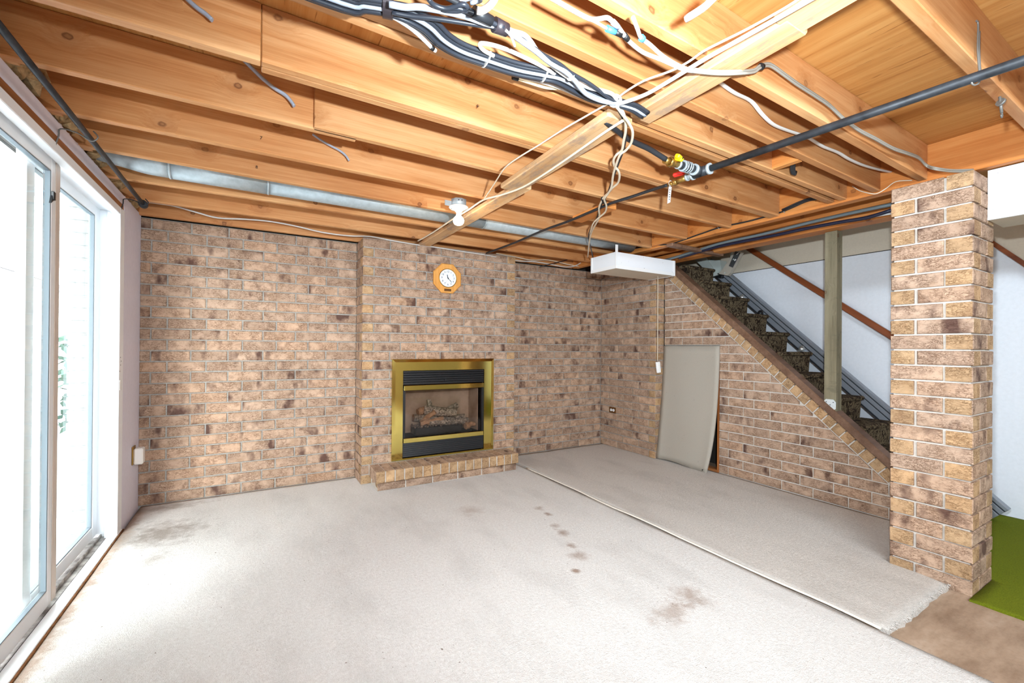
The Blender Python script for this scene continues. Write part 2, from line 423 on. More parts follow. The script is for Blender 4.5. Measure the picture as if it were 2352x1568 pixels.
def tile_mat():
    N = NT('acoustic_tile', 0.85, 0, 0.2)
    co = N.coord()
    holes = N.step(N.noise(co, 46, 2, 0.5), 0.70, 0.74)
    N.color(N.mix(N.math('MULTIPLY', holes, 0.55), sr(232, 234, 238), sr(120, 110, 104)))
    return N.m
M_TILE = tile_mat()
def fabric_mat():
    N = NT('grey_fabric', 0.9, 0, 0.1)
    co = N.coord()
    w = N.noise(N.mapping(co, (1, 1, 0.3)), 9, 3); s_ = N.step(N.noise(co, 30, 1), 0.74, 0.77)
    c = N.mix(N.noise(co, 300, 2), sr(158, 151, 140), sr(178, 170, 158))
    N.color(N.mix(N.math('MULTIPLY', s_, 0.25), c, sr(130, 124, 118)))
    N.bump(w, 0.15, 0.01)
    return N.m
M_FABRIC = fabric_mat()
def stair_carpet():
    N = NT('patterned_stair_carpet', 0.95, 0, 0.1)
    co = N.coord()
    w = N.noise(co, 11, 5, 0.72, 2.0); d = N.noise(co, 26, 4, 0.7, 1.0)
    c = N.ramp(w, [(0.38, sr(34, 27, 23)), (0.46, sr(66, 52, 38)), (0.53, sr(120, 106, 84)), (0.57, sr(104, 90, 70)), (0.63, sr(46, 34, 27))], 'LINEAR')
    N.color(N.mix(N.step(d, 0.52, 0.62), c, sr(38, 26, 20)))
    N.bump(N.noise(co, 200, 2), 0.5, 0.01)
    return N.m
M_STAIRC = stair_carpet()
M_ALU = plain('aluminium_rail', sr(146, 152, 162), 0.38, 0.4, 0.5)
M_ALUD = plain('aluminium_groove', sr(44, 48, 54), 0.5, 0.3)
M_LIFT = plain('pale_grey_casing', sr(184, 192, 188), 0.45)
M_LIFTB = plain('warm_grey_armrest', sr(172, 164, 152), 0.5)
M_LIFTD = plain('dark_control_panel', sr(64, 66, 68), 0.45)
def emit(name, c, s):
    m = bpy.data.materials.new(name); m.use_nodes = True; t = m.node_tree
    b = t.nodes['Principled BSDF']; b.inputs['Base Color'].default_value = c + (1,)
    b.inputs['Emission Color'].default_value = c + (1,); b.inputs['Emission Strength'].default_value = s
    return m
M_BULB = emit('lit_bulb', (1.0, 0.86, 0.66), 14.0)
M_DIAL = plain('clock_dial', sr(226, 234, 246), 0.5)
M_SIDING = plain('pale_siding', sr(176, 180, 184), 0.6)
M_ROOF = plain('grey_roof_edge', sr(74, 82, 90), 0.7)
M_PATIO = plain('patio_concrete', sr(170, 172, 176), 0.9, 0, 0.2, 0.25, 2)
M_PINKB = plain('pale_pink_brick', sr(178, 158, 152), 0.9, 0, 0.1, 0.15, 20)
M_GREYB = plain('grey_quoin_brick', sr(150, 154, 152), 0.9, 0, 0.1, 0.25, 14)
M_DECKW = plain('deck_timber', sr(70, 78, 80), 0.8, 0, 0.2, 0.3, 6)
M_PLAQUE = plain('bronze_plaque', sr(110, 72, 34), 0.4, 0.4)
M_SEAM = plain('pale_seam_yarn', sr(238, 230, 216), 0.95, 0, 0.1, 0.1, 90, 0.5)
M_SHRUB = plain('shrub_leaf', sr(70, 96, 84), 0.8)
# ---------------------------------------------------------------- measures (metres)
XL, YB, XC1, YC, XC2, XR, YS, XS = -0.7786, 4.2948, 0.8021, 4.022, 2.3833, 3.8456, 3.3967, 3.9876
ZJ, ZSUB = 2.225, 2.427           # underside of joists, underside of subfloor
CH, Z0 = 0.085, -0.0014           # brick course height, first bed joint
XW = 4.95                         # white wall behind the stairs
YN = -2.4                         # wall behind the camera

# ---------------------------------------------------------------- bricks
_bc = {}
def brick_mesh(l, d, h, header=False):
    """a brick with chamfered arrises, front at local y=0 facing -y, centred on x; the end faces are ochre (slot 1)"""
    key = (round(l, 3), round(d, 3), round(h, 3), header, R.randrange(3))
    if key in _bc: return _bc[key]
    bm = bmesh.new(); c = 0.004; j = lambda: R.uniform(-0.0012, 0.0012)
    def ring(y, ins):
        return [bm.verts.new((sx * (l / 2 - ins) + j(), y + (j() * 0.6 if ins else 0), sz * (h / 2 - ins) + j())) for sx, sz in ((-1, -1), (1, -1), (1, 1), (-1, 1))]
    a = ring(0.0, c); b = ring(c, 0); e = ring(d, 0)
    fs = [bm.faces.new(a)]
    for p_, q_ in ((a, b), (b, e)):
        for i in range(4): fs.append(bm.faces.new((p_[i], q_[i], q_[(i + 1) % 4], p_[(i + 1) % 4])))
    fs.append(bm.faces.new(e[::-1]))
    bmesh.ops.recalc_face_normals(bm, faces=fs)
    for f in fs:
        n = f.normal
        f.material_index = 1 if (abs(n.y) > 0.6 if header else abs(n.x) > 0.9) else 0
    me = mesh_of(bm, 'brick'); me.materials.append(M_BRICK); me.materials.append(M_OCHRE)
    _bc[key] = me; return me
def add_brick(parent, u, z, l, d=0.09, h=0.075, header=False, rot=0.0, y=0.0, x=None):
    o = bpy.data.objects.new('brick', brick_mesh(l, d, h, header)); col.objects.link(o)
    o.parent = parent
    o.location = (u, y + R.uniform(-0.0015, 0.0015), z); o.rotation_euler = (0, 0, rot)
    return o
def clip_poly(pts, a, b, c):
    """keep a*u + b*z <= c"""
    out = []
    for i in range(len(pts)):
        p_, q_ = pts[i], pts[(i + 1) % len(pts)]
        fp = a * p_[0] + b * p_[1] - c; fq = a * q_[0] + b * q_[1] - c
        if fp <= 0: out.append(p_)
        if (fp < 0 < fq) or (fq < 0 < fp):
            t = fp / (fp - fq); out.append((p_[0] + (q_[0] - p_[0]) * t, p_[1] + (q_[1] - p_[1]) * t))
    return out
def courses(parent, length, first, pitch, k0, k1, depth=0.09, hf=False, hl=False, excl=(), u0=0.0, diag=None, last_depth=None, zoff=Z0, first_depth=None):
    """first = (even, odd) position of the first head joint (left end of second brick)"""
    for k in range(k0, k1):
        z = zoff + k * CH + CH / 2
        cuts = [u0]; f = u0 + first[k % 2]
        while f < length - 0.02:
            if f > u0 + 0.02: cuts.append(f)
            f += pitch
        cuts.append(length + 0.0)
        for i, (a, b) in enumerate(zip(cuts, cuts[1:])):
            a2 = a + (0.005 if i else 0.0); b2 = b - (0.005 if b < length else 0.0)
            segs = [(a2, b2)]
            for (ea, eb, za, zb) in excl:
                if za < z < zb:
                    ns = []
                    for s0, s1 in segs:
                        if s1 <= ea or s0 >= eb: ns.append((s0, s1)); continue
                        if s0 < ea - 0.03: ns.append((s0, ea))
                        if s1 > eb + 0.03: ns.append((eb, s1))
                    segs = ns
            for s0, s1 in segs:
                l = s1 - s0
                if l < 0.02: continue
                if diag:
                    m_, c_ = diag          # keep z <= c_ + m_*u
                    zt = z + 0.0375; zb_ = z - 0.0375
                    if zb_ > c_ + m_ * s0 - 0.015: continue
                    if zt > c_ + m_ * s1:
                        pts = clip_poly([(s0, zb_), (s1, zb_), (s1, zt), (s0, zt)], -m_, 1.0, c_ - 0.006)
                        if len(pts) < 3: continue
                        ar = abs(sum(pts[i_][0] * pts[(i_ + 1) % len(pts)][1] - pts[(i_ + 1) % len(pts)][0] * pts[i_][1] for i_ in range(len(pts)))) / 2
                        if ar < 0.0006: continue
                        bm = bmesh.new(); cu = (s0 + s1) / 2
                        prism(bm, [(p_[0] - cu, p_[1] - z) for p_ in pts], 0.0, depth)
                        o = link('brick', mesh_of(bm, 'brick_cut'), M_BRICK, parent); o.location = (cu, 0, z)
                        continue
                d = depth
                if last_depth and i == len(cuts) - 2: d = last_depth
                if first_depth and i == 0: d = first_depth[k % 2]
                add_brick(parent, (s0 + s1) / 2, z, l, d, header=(l < 0.115 and ((hf and i == 0) or (hl and i == len(cuts) - 2))))
def wall_base(name, loc, th, boxes, mat=M_MORTAR):
    bm = bmesh.new()
    for b in boxes: box(bm, *b)
    o = struct(obj(name, bm, mat)); o.location = loc; o.rotation_euler = (0, 0, th)
    return o
MJ = 0.009     # mortar set back behind the brick faces
HP = math.pi / 2
NC = 26
ZT = Z0 + NC * CH
# back wall left of the chimney
wb_ = wall_base('wall_back', (XL, YB, 0), 0, [(-0.2, XC1 - XL + 0.02, MJ, 0.14, -0.03, ZT)])
courses(wb_, XC1 - XL, (0.165, 0.064), 0.2505, 0, NC)
# alcove right of the chimney
wa = wall_base('wall_alcove', (XC2, YB, 0), 0, [(-0.02, XR - XC2 + 0.3, MJ, 0.14, -0.03, ZT)])
courses(wa, XR - XC2, (0.1103, 0.2228), 0.2505, 0, NC)
# chimney breast with an opening for the fireplace
wc_l = XC2 - XC1; fx0, fx1, fz0, fz1 = 1.13 - XC1, 2.05 - XC1, 0.17, 1.06
wc = wall_base('wall_chimney', (XC1, YC, 0), 0, [(MJ, fx0, MJ, YB - YC - 0.001, -0.03, ZT), (fx1, wc_l, MJ, YB - YC - 0.001, -0.03, ZT), (fx0, fx1, MJ, YB - YC - 0.001, fz1, ZT), (fx0, fx1, MJ, YB - YC - 0.001, -0.03, fz0)])
courses(wc, wc_l, (0.10, 0.2468), 0.2468, 0, NC, depth=0.09, excl=[(1.085 - XC1, 2.10 - XC1, 0.10, 1.10)], first_depth=(0.245, 0.10), hf=True, hl=True)
for k in range(NC):      # left return: closers beside the quoins
    z = Z0 + k * CH + CH / 2
    if k % 2: add_brick(wc, 0.0, z, 0.158, 0.04, rot=-HP, y=0.273 - 0.082)
    else: add_brick(wc, 0.0, z, 0.02, 0.04, rot=-HP, y=0.273 - 0.012)
# first part of the right wall
w1 = wall_base('wall_right', (XR, YB, 0), -HP, [(-0.05, YB - YS - MJ, MJ, 0.141, -0.03, ZT)])
courses(w1, YB - YS, (0.054, 0.149), 0.2505, 0, NC, last_depth=0.136, hl=True)
# stair wall: opening for the cupboard, raked top with a row of bricks on end
LOW = (-0.885, 2.064)
ul = 2.45
pts = [(0, -0.03), (0, 1.25), (0.687, 1.25), (0.687, -0.03), (ul, -0.03), (ul, 0.0), (ul, max(0.0, 2.16 - 0.885 * ul)), (0, 2.16)]
bm = bmesh.new()
prism(bm, [(0, 1.272), (0.686, 1.272), (0.686, 2.15 - 0.885 * 0.686), (0, 2.15)], MJ, 0.1)
prism(bm, [(0.684, -0.03), (ul, -0.03), (ul, max(0.0, 2.15 - 0.885 * ul)), (ul - 0.02, max(0.0, 2.15 - 0.885 * ul)), (0.684, 2.15 - 0.885 * 0.684)], MJ, 0.1)
ws = struct(obj('wall_stair', bm, M_MORTAR_LIT)); ws.location = (XS, YS, 0); ws.rotation_euler = (0, 0, -HP)
courses(ws, ul, (0.096, 0.2455), 0.2515, 0, 15, u0=0.687, diag=LOW)
courses(ws, ul, (0.10, 0.24), 0.2515, 15, NC, u0=0.0, diag=LOW)
ang = math.atan(0.885); cs = math.cos(ang); sn = math.sin(ang)
n_r = 40
for i in range(n_r):
    s = 0.02 + i * 0.0845 + 0.04
    u = s * cs; zl = 2.064 - 0.885 * u
    if u > ul - 0.03 or zl < 0.0: break
    # centre is half the brick height above the lower line, at right angles to it
    hh = 0.076
    o = bpy.data.objects.new('brick', brick_mesh(0.0755, 0.09, hh, True)); col.objects.link(o); o.parent = ws
    o.location = (u + sn * (hh / 2 + 0.004), R.uniform(-.001, .001), zl + cs * (hh / 2 + 0.004)); o.rotation_euler = (0, ang, 0)
# brown cap board on the raked wall
cap = bmesh.new()
cl = 3.0
box(cap, 0.0, cl, -0.005, 0.10, 0.0, 0.058, 0.004)
co_ = obj('cap_board', cap, M_CAP, ws)
co_.location = (0.0 - 0.02, 0, 2.064 + 0.111 + 0.018); co_.rotation_euler = (0, ang, 0)
# brick pillar, laid pinwheel fashion
PX0, PX1, PY0, PY1, PZ0 = 3.178, 3.508, 0.7355, 1.0759, -0.0367
pw = empty('brick_pillar', ((PX0 + PX1) / 2, (PY0 + PY1) / 2, 0))
tag(pw, 'free standing square brick pillar beside the green turf', 'pillar')
hx, hy = (PX1 - PX0) / 2, (PY1 - PY0) / 2
bm = bmesh.new(); box(bm, -hx + MJ + .003, hx - MJ - .003, -hy + MJ + .003, hy - MJ - .003, PZ0, PZ0 + 26 * CH - 0.01); obj('mortar_core', bm, M_MORTAR_LIT, pw)
for k in range(26):
    z = PZ0 + k * CH + CH / 2
    w_ = 0.105; L1 = 2 * hy - w_ - 0.012; L2 = 2 * hx - w_ - 0.012
    odd = (k % 2 == 1)
    # left face (local -x): stretcher at the far end on odd courses, at the near end on even ones
    s = 1 if odd else -1
    add_brick(pw, 0, z, L1, w_, rot=-HP, y=s * (hy - L1 / 2)).location.x = -hx
    add_brick(pw, 0, z, L1, w_, rot=HP, y=-s * (hy - L1 / 2)).location.x = hx
    add_brick(pw, -s * (hx - L2 / 2), z, L2, w_, y=-hy)
    o = add_brick(pw, s * (hx - L2 / 2), z, L2, w_, rot=math.pi, y=hy)

# ---------------------------------------------------------------- floor, carpets
struct(bx('floor', -0.95, XW, YN, 4.4, -0.13, -0.03, M_FLOOR))
def carpet(name, x0, x1, y0, y1, z0, z1, mat, nx, ny, amp=0.003, edge=None, skip=None):
    bm = bmesh.new()
    from mathutils import noise as mn
    top = [[None] * (ny + 1) for _ in range(nx + 1)]; bot = [[None] * (ny + 1) for _ in range(nx + 1)]
    for i in range(nx + 1):
        for j in range(ny + 1):
            x = x0 + (x1 - x0) * i / nx; y = y0 + (y1 - y0) * j / ny
            if edge: x, y = edge(x, y, i, j)
            z = z1 + amp * mn.noise(Vector((x * 2.1, y * 1.3, 0.3))) + amp * 0.7 * mn.noise(Vector((x * 7, y * 3, 2.3)))
            top[i][j] = bm.verts.new((x, y, z)); bot[i][j] = bm.verts.new((x, y, z0))
    for i in range(nx):
        for j in range(ny):
            if skip and skip(top[i][j].co) and skip(top[i + 1][j + 1].co): continue
            f = bm.faces.new((top[i][j], top[i + 1][j], top[i + 1][j + 1], top[i][j + 1])); f.smooth = True
    rim = [(i, 0) for i in range(nx + 1)] + [(nx, j) for j in range(1, ny + 1)] + [(i, ny) for i in range(nx - 1, -1, -1)] + [(0, j) for j in range(ny - 1, 0, -1)]
    for a, b in zip(rim, rim[1:] + rim[:1]):
        bm.faces.new((top[a[0]][a[1]], bot[a[0]][a[1]], bot[b[0]][b[1]], top[b[0]][b[1]]))
    for v in [v for v in bm.verts if not v.link_faces]: bm.verts.remove(v)
    return obj(name, bm, mat)
c1 = carpet('carpet', XL + 0.02, 2.375, YN + 0.02, YB - 0.004, -0.03, 0.0, M_CARPET, 90, 160, skip=lambda c: (XC1 + .01 < c.x < XC2 + 1 and c.y > 4.035) or (.90 < c.x < 2.25 and c.y > 3.80))
tag(c1, 'large pale berber carpet with dark stains, spread from the patio door', 'carpet')
def edge2(x, y, i, j):
    if x > 3.172: y = 1.085 + (y - 0.82) * (YB - 0.004 - 1.085) / (YB - 0.004 - 0.82)
    elif j == 0: y += 0.005 * math.sin(x * 9) + R.uniform(-0.005, 0.005)
    return x, y
c2 = carpet('carpet', 2.41, XS - 0.002, 0.82, YB - 0.004, -0.03, 0.0, M_CARPET2, 40, 60, edge=edge2)
tag(c2, 'narrow pale carpet strip with a frayed end beside the brick pillar', 'carpet')
# seam ridge along the strip, and the frayed end
bm = bmesh.new()
tube(bm, [(2.395 + 0.006 * math.sin(k * 1.3), 0.84 + k * 0.21, 0.001 + 0.002 * math.sin(k * 2.1)) for k in range(15)], 0.0095, 8, 3, 0.5)
obj('seam_ridge', bm, M_SEAM, c2)
bm = bmesh.new()
for k in range(620):
    x = R.uniform(2.41, 3.17); y = 0.82 + 0.005 * math.sin(x * 9) + R.uniform(-0.002, 0.012)
    l = R.uniform(0.004, 0.013); a = R.uniform(-0.7, 0.7)
    p0 = Vector((x, y, R.uniform(-0.014, 0.002))); p1 = p0 + Vector((math.sin(a) * l, -math.cos(a) * l, R.uniform(-0.012, 0.006)))
    s_ = Vector((0.0022, 0, 0)); t_ = Vector((0, 0, 0.0025))
    vs = [bm.verts.new(p0 + s_), bm.verts.new(p0 - s_), bm.verts.new(p0 + t_), bm.verts.new(p1)]
    for q in ((0, 1, 3), (1, 2, 3), (2, 0, 3)): bm.faces.new([vs[i_] for i_ in q])
o = obj('frayed_pile', bm, M_CARPET2, c2); o['kind'] = 'stuff'
bm = bmesh.new()
t3 = carpet('turf_carpet', 3.11, XW - 0.005, YN + 0.02, 1.075, -0.03, -0.02, M_TURF, 60, 60, 0.002, lambda x, y, i, j: (x + (R.uniform(-.006, .006) if i == 0 else 0), y if x > 3.512 else YN + .02 + (y - YN - .02) * (0.73 - YN) / (1.075 - YN)))
tag(t3, 'green artificial turf carpet on the floor behind the brick pillar', 'carpet')

# ---------------------------------------------------------------- plain walls of the basement
# left wall with the patio door opening Y 1.87..3.885, Z up to 2.17
DY0, DY1, DZ1 = 1.87, 3.80, 2.142
bm = bmesh.new()
box(bm, XL - 0.016, XL, DY1 + 0.02, YB + 0.01, -0.03, ZJ)
box(bm, XL - 0.016, XL, DY0 - 0.02, DY1 + 0.02, DZ1 + 0.018, ZJ)
box(bm, XL - 0.016, XL, YN, DY0 - 0.02, -0.03, ZJ)
wl = struct(obj('wall_left', bm, M_DRYWALL))
# torn top edge of the drywall
bm = bmesh.new()
y = 1.6
while y < 4.28:
    w_ = R.uniform(0.02, 0.07)
    if R.random() < 0.3:
        h_ = R.uniform(0.003, 0.010)
        prism(bm, [(y, ZJ - 0.003), (y + w_, ZJ - 0.003), (y + w_ * 0.7, ZJ + h_), (y + w_ * 0.3, ZJ + h_ * 0.6)], XL - 0.012, XL - 0.002, 'X')
    y += w_
obj('torn_edge', bm, M_DRYWALL, wl)
# framing behind the drywall: sheathing above the door, plate and rim board
bm = bmesh.new()
box(bm, XL - 0.15, XL - 0.02, YN, DY0 - 0.04, -0.03, 2.19); box(bm, XL - 0.15, XL - 0.02, DY1 + 0.04, 4.4, -0.03, 2.19)
box(bm, XL - 0.15, XL - 0.02, YN, 4.4, DZ1 + 0.03, 2.215)
obj('stud_framing', bm, M_JOISTY, wl)
bm = bmesh.new(); box(bm, XL - 0.19, XL - 0.15, YN, 4.4, 2.19, ZSUB); obj('rim_board', bm, M_JOISTY, wl)
bm = bmesh.new()
box(bm, XL - 0.25, XL - 0.15, YN, DY0 - 0.02, -0.4, 2.45); box(bm, XL - 0.17, XL - 0.15, DY1 + 0.02, 4.42, -0.4, 2.45); box(bm, XL - 0.25, XL - 0.15, DY0 - 0.02, DY1 + 0.02, DZ1 + 0.02, 2.45)
obj('outer_sheathing', bm, M_BACKER, wl)
# walls out of view that close the room
struct(bx('wall_near', -1.0, XW + 0.1, YN - 0.1, YN, -0.13, ZSUB, M_BEIGE))
bm = bmesh.new(); box(bm, XW, XW + 0.1, YN, 4.45, -0.13, 3.0)
wst = struct(obj('wall_far_right', bm, M_WHITEWALL))
bm = bmesh.new(); box(bm, XW - 0.004, XW, 0.2, 4.4, 2.148, 2.95); obj('beige_panel', bm, M_BEIGE, wst)
bm = bmesh.new(); box(bm, XW - 0.006, XW, 0.2, 4.4, 2.143, 2.149); obj('panel_joint', bm, M_BACKER, wst)
struct(bx('wall_stairwell_end', XS + 0.1, XW, 4.36, 4.44, -0.03, 2.95, M_WHITEWALL))

bm = bmesh.new()
box(bm, -1.1, XW + 0.1, 4.45, 4.6, -0.5, 3.05); box(bm, -1.03, XW, 4.40, 4.45, 2.19, 3.05)
struct(obj('wall_light_block', bm, M_BACKER))  # unseen blocker added to stop daylight leaking in above the back wall
bm = bmesh.new(); box(bm, 3.88, 3.9, 1.0, 4.42, ZSUB + .03, 3.0); box(bm, 3.9, XW, 0.98, 1.0, ZSUB + .03, 3.0)
struct(obj('wall_stair_light_block', bm, M_BEIGE))  # unseen panels added to stop light leaking in below the stairwell lid

# ---------------------------------------------------------------- ceiling: subfloor, joists, headers, strapping
bm = bmesh.new()
box(bm, XL - 0.19, 3.9, YN, 4.42, ZSUB, ZSUB + 0.03)
box(bm, 3.9, XW, YN, 1.0, ZSUB, ZSUB + 0.03)
ceil = struct(obj('ceiling', bm, M_PLY))
bm = bmesh.new(); box(bm, 3.9, XW + 0.1, 1.0, 4.42, 2.95, 3.0); obj('stairwell_lid', bm, M_BEIGE, ceil)  # unseen lid added to block the sky and keep the stairwell dark
# plywood sheet joints
def joist(y0, y1, xa, xb, th=0.04, z0=ZJ, off=0.0):
    """near face runs from y0 at xa to y1 at xb"""
    bm = bmesh.new()
    L = math.hypot(xb - xa, y1 - y0)
    box(bm, 0, L, 0, th, z0, ZSUB - 0.0005, 0.003)
    o = obj('joist', bm, M_JOIST, ceil)
    o.location = (xa, y0, 0); o.rotation_euler = (0, 0, math.atan2(y1 - y0, xb - xa))
    return o
XA, XB = -0.93, 3.34
def yl(yL, yR, x, xL=-0.2, xR=3.33): return yL + (yR - yL) * (x - xL) / (xR - xL)
def JJ(yL, yR, xa=XA, xb=XB, th=0.04, z0=ZJ): return joist(yl(yL, yR, xa), yl(yL, yR, xb), xa, xb, th, z0)
for y in (-1.95, -1.55, -1.15, -0.76, -0.35): JJ(y, y)
JJ(0.065, 0.065); JJ(0.487, 0.487)
JJ(0.91, 0.963)
JJ(1.115, 1.183)
JJ(1.315, 1.361); JJ(1.357, 1.433, xa=-0.1)
JJ(1.749, 1.749, xb=0.0); JJ(1.749, 1.790, xa=0.003, th=0.036); JJ(1.787, 1.828, xa=0.003, th=0.036)
JJ(2.173, 2.173, xb=0.40); JJ(2.148, 2.165, xa=0.212, th=0.036)
JJ(2.571, 2.59)
JJ(2.965, 3.0)
JJ(3.417, 3.43)
JJ(3.859, 3.87)
JJ(4.235, 4.235, z0=2.213)
# header that carries the joist ends, and the framing of the stairwell
def beam(name, x0, x1, y0, y1, z0, z1, mat=M_JOISTY):
    bm = bmesh.new(); box(bm, x0, x1, y0, y1, z0, z1, 0.003); return obj(name, bm, mat, ceil)
beam('header', 3.342, 3.382, -2.3, 4.25, 2.212, ZSUB - .0005); beam('header', 3.384, 3.424, -2.3, 4.25, 2.214, ZSUB - .0005)
beam('header', 3.80, 3.84, 1.05, 4.25, 2.268, ZSUB - .0005)
beam('top_plate', 3.90, 4.03, 1.05, 4.3, 2.232, 2.272); beam('top_plate', 3.895, 4.025, 1.05, 4.3, 2.192, 2.231)
beam('header', 4.035, 4.075, 1.05, 4.3, 2.20, 2.42)
beam('header', 3.43, XW - 0.01, 1.0, 1.04, 2.225, ZSUB - .0005, M_JOIST)
# short blocking pieces
def block(xa, xb, y0, y1, z0, z1): 
    bm = bmesh.new(); box(bm, xa, xb, y0, y1, z0, z1, 0.002); return obj('blocking', bm, M_JOISTY, ceil)
block(2.44, 2.48, 1.214, 1.398, 2.228, 2.41)
block(3.30, 3.338, 2.64, 2.97, 2.23, 2.42)
b_ = block(2.03, 2.12, 2.22, 2.59, 2.185, 2.224)
# diagonal brace under the stair header
bm = bmesh.new(); box(bm, 0, 0.80, -0.035, 0.035, 0, 0.03, 0.006); o = obj('brace_board', bm, M_CAP, ceil); o.location = (3.27, 2.735, 2.178); o.rotation_euler = (0, 0, 0.03)
# strapping boards that run across under the joists
def strap(x0, x1, y0, y1, z1=ZJ, th=0.032, rz=0.0):
    bm = bmesh.new()
    box(bm, -(x1 - x0) / 2, (x1 - x0) / 2, -(y1 - y0) / 2, (y1 - y0) / 2, z1 - th, z1 - 0.001, 0.006)
    o = obj('strapping_board', bm, M_STRAP, ceil); o.location = ((x0 + x1) / 2, (y0 + y1) / 2, 0); o.rotation_euler = (0, 0, rz); return o
strap(1.315, 1.425, 2.22, 4.02, rz=0.005)
strap(1.245, 1.385, 1.345, 2.30, rz=-0.02, th=0.034)
strap(1.325, 1.44, 0.69, 1.315, rz=0.0)
strap(1.30, 1.42, -0.4, 0.72, th=0.03, rz=0.0)
# insulation stuffed between the joist ends above the patio door
def clump(c, sx, sy, sz, mat, parent, name='insulation_clump'):
    bm = bmesh.new(); bmesh.ops.create_icosphere(bm, subdivisions=2, radius=1.0)
    for v in bm.verts:
        k_ = 1 + R.uniform(-0.25, 0.25); v.co = Vector((v.co.x * sx * k_, v.co.y * sy * k_, v.co.z * sz * k_)) 
    o = obj(name, bm, mat, parent); o.location = c; return o
for y0, y1 in ((1.40, 1.73), (1.80, 2.15), (2.23, 2.55), (2.63, 2.93), (3.02, 3.39), (3.48, 3.84), (3.92, 4.17)):
    for q in range(3):
        clump((XL - 0.025, y0 + (y1 - y0) * (0.2 + 0.3 * q), 2.29 + R.uniform(-.01, .03)), 0.05, (y1 - y0) * 0.20, 0.065, M_INSUL, wl)
for y in (2.215, 2.62, 3.02): 
    bm = bmesh.new(); box(bm, XL - 0.12, XL + 0.03, y, y + 0.038, ZJ + 0.01, ZSUB - 0.01, 0.002); obj('blocking', bm, M_JOIST, ceil)
# ---------------------------------------------------------------- raised brick hearth
h = empty('hearth', (1.565, 3.86, 0)); tag(h, 'low raised brick hearth in front of the brass fireplace', 'hearth')
hx0, hx1, hyf = 0.86 - 1.565, 2.262 - 1.565, 3.715 - 3.86
bm = bmesh.new(); box(bm, hx0 + 0.03, hx1 - 0.02, hyf + 0.06, 4.028 - 3.86, -0.02, 0.083); box(bm, hx0 + MJ, hx1 - MJ, hyf + MJ, 4.028 - 3.86, 0.083, 0.174)
obj('mortar_core', bm, M_MORTAR_LIT, h)
npc = 17; pw_ = (hx1 - hx0) / npc
for i in range(npc):
    o = add_brick(h, hx0 + (i + 0.5) * pw_, 0.131, pw_ - 0.010, 0.255, 0.097, header=True, y=hyf)
u = 0.89 - 1.565
for i in range(6):
    l = 0.238 if i < 5 else 0.13
    add_brick(h, u + l / 2, 0.041, l, 0.09, 0.076, y=3.768 - 3.86); u += l + 0.01
for i in range(1): add_brick(h, 0.89 - 1.565, 0.041, 0.13, 0.05, 0.076, rot=-HP, y=3.95 - 3.86)

# ---------------------------------------------------------------- gas fireplace insert
f = empty('gas_fireplace', (1.59, 4.0, 0.18)); tag(f, 'gas fireplace with wide polished brass surround and ceramic logs', 'fireplace')
FX0, FX1, FZ0, FZ1 = 1.066 - 1.59, 2.118 - 1.59, 0.164 + .018 - .18, 1.118 - .18
IX0, IX1, IZ0, IZ1 = 1.166 - 1.59, 2.006 - 1.59, 0.196 - .18, 1.010 - .18
bm = bmesh.new()
# mitred brass frame, a shallow box with a raised outer lip
def quad(bm, a, b, c, d, y): 
    vs = [bm.verts.new((p_[0], y, p_[1])) for p_ in (a, b, c, d)]; return bm.faces.new(vs)
yf = -0.008
o_ = [(FX0, FZ0), (FX1, FZ0), (FX1, FZ1), (FX0, FZ1)]
lip = [(FX0 + .028, FZ0 + .012), (FX1 - .028, FZ0 + .012), (FX1 - .028, FZ1 - .028), (FX0 + .028, FZ1 - .028)]
i_ = [(IX0, IZ0), (IX1, IZ0), (IX1, IZ1), (IX0, IZ1)]
def loop(pts, y): return [bm.verts.new((p_[0], y, p_[1])) for p_ in pts]
L0 = loop(o_, 0.02); L1 = loop(o_, yf + .002); L2 = loop(lip, yf - .004); L2b = loop(lip, yf); L3 = loop(i_, yf); L4 = loop(i_, 0.04)
for a, b in ((L0, L1), (L1, L2), (L2, L2b), (L2b, L3), (L3, L4)):
    for k in range(4): bm.faces.new((a[k], a[(k + 1) % 4], b[(k + 1) % 4], b[k]))
bmesh.ops.recalc_face_normals(bm, faces=bm.faces[:])
obj('brass_surround', bm, M_BRASS, f)
def fp(name, x0, x1, z0, z1, y0, y1, mat, bev=0.0, parent=None):
    return bx(name, x0 - 1.59, x1 - 1.59, y0, y1, z0 - .18, z1 - .18, mat, parent or f, bev)
fp('brass_bar', 1.176, 2.002, 0.824, 0.870, -0.012, 0.012, M_BRASS, 0.002)
fp('brass_bar', 1.174, 2.000, 0.336, 0.379, -0.012, 0.012, M_BRASS, 0.002)
bm = bmesh.new()          # firebox: five inner sides
for b in ((1.14, 2.03, 0.03, 0.045, .185, .20), ): pass
box(bm, 1.14 - 1.59, 1.17 - 1.59, 0.03, 0.28, 0.01, 0.85); box(bm, 2.0 - 1.59, 2.03 - 1.59, 0.03, 0.28, 0.01, 0.85)
box(bm, 1.17 - 1.59, 2.0 - 1.59, 0.265, 0.28, 0.01, 0.85); box(bm, 1.17 - 1.59, 2.0 - 1.59, 0.03, 0.265, 0.835, 0.85); box(bm, 1.17 - 1.59, 2.0 - 1.59, 0.03, 0.265, 0.0, 0.015)
obj('firebox_casing', bm, M_BLACKM, f)
bm = bmesh.new()
box(bm, 1.24 - 1.59, 1.96 - 1.59, 0.25, 0.262, 0.20, 0.64)
prism(bm, [(1.20 - 1.59, 0.06), (1.205 - 1.59, 0.06), (1.245 - 1.59, 0.25), (1.24 - 1.59, 0.25)], 0.20, 0.64, 'Z')
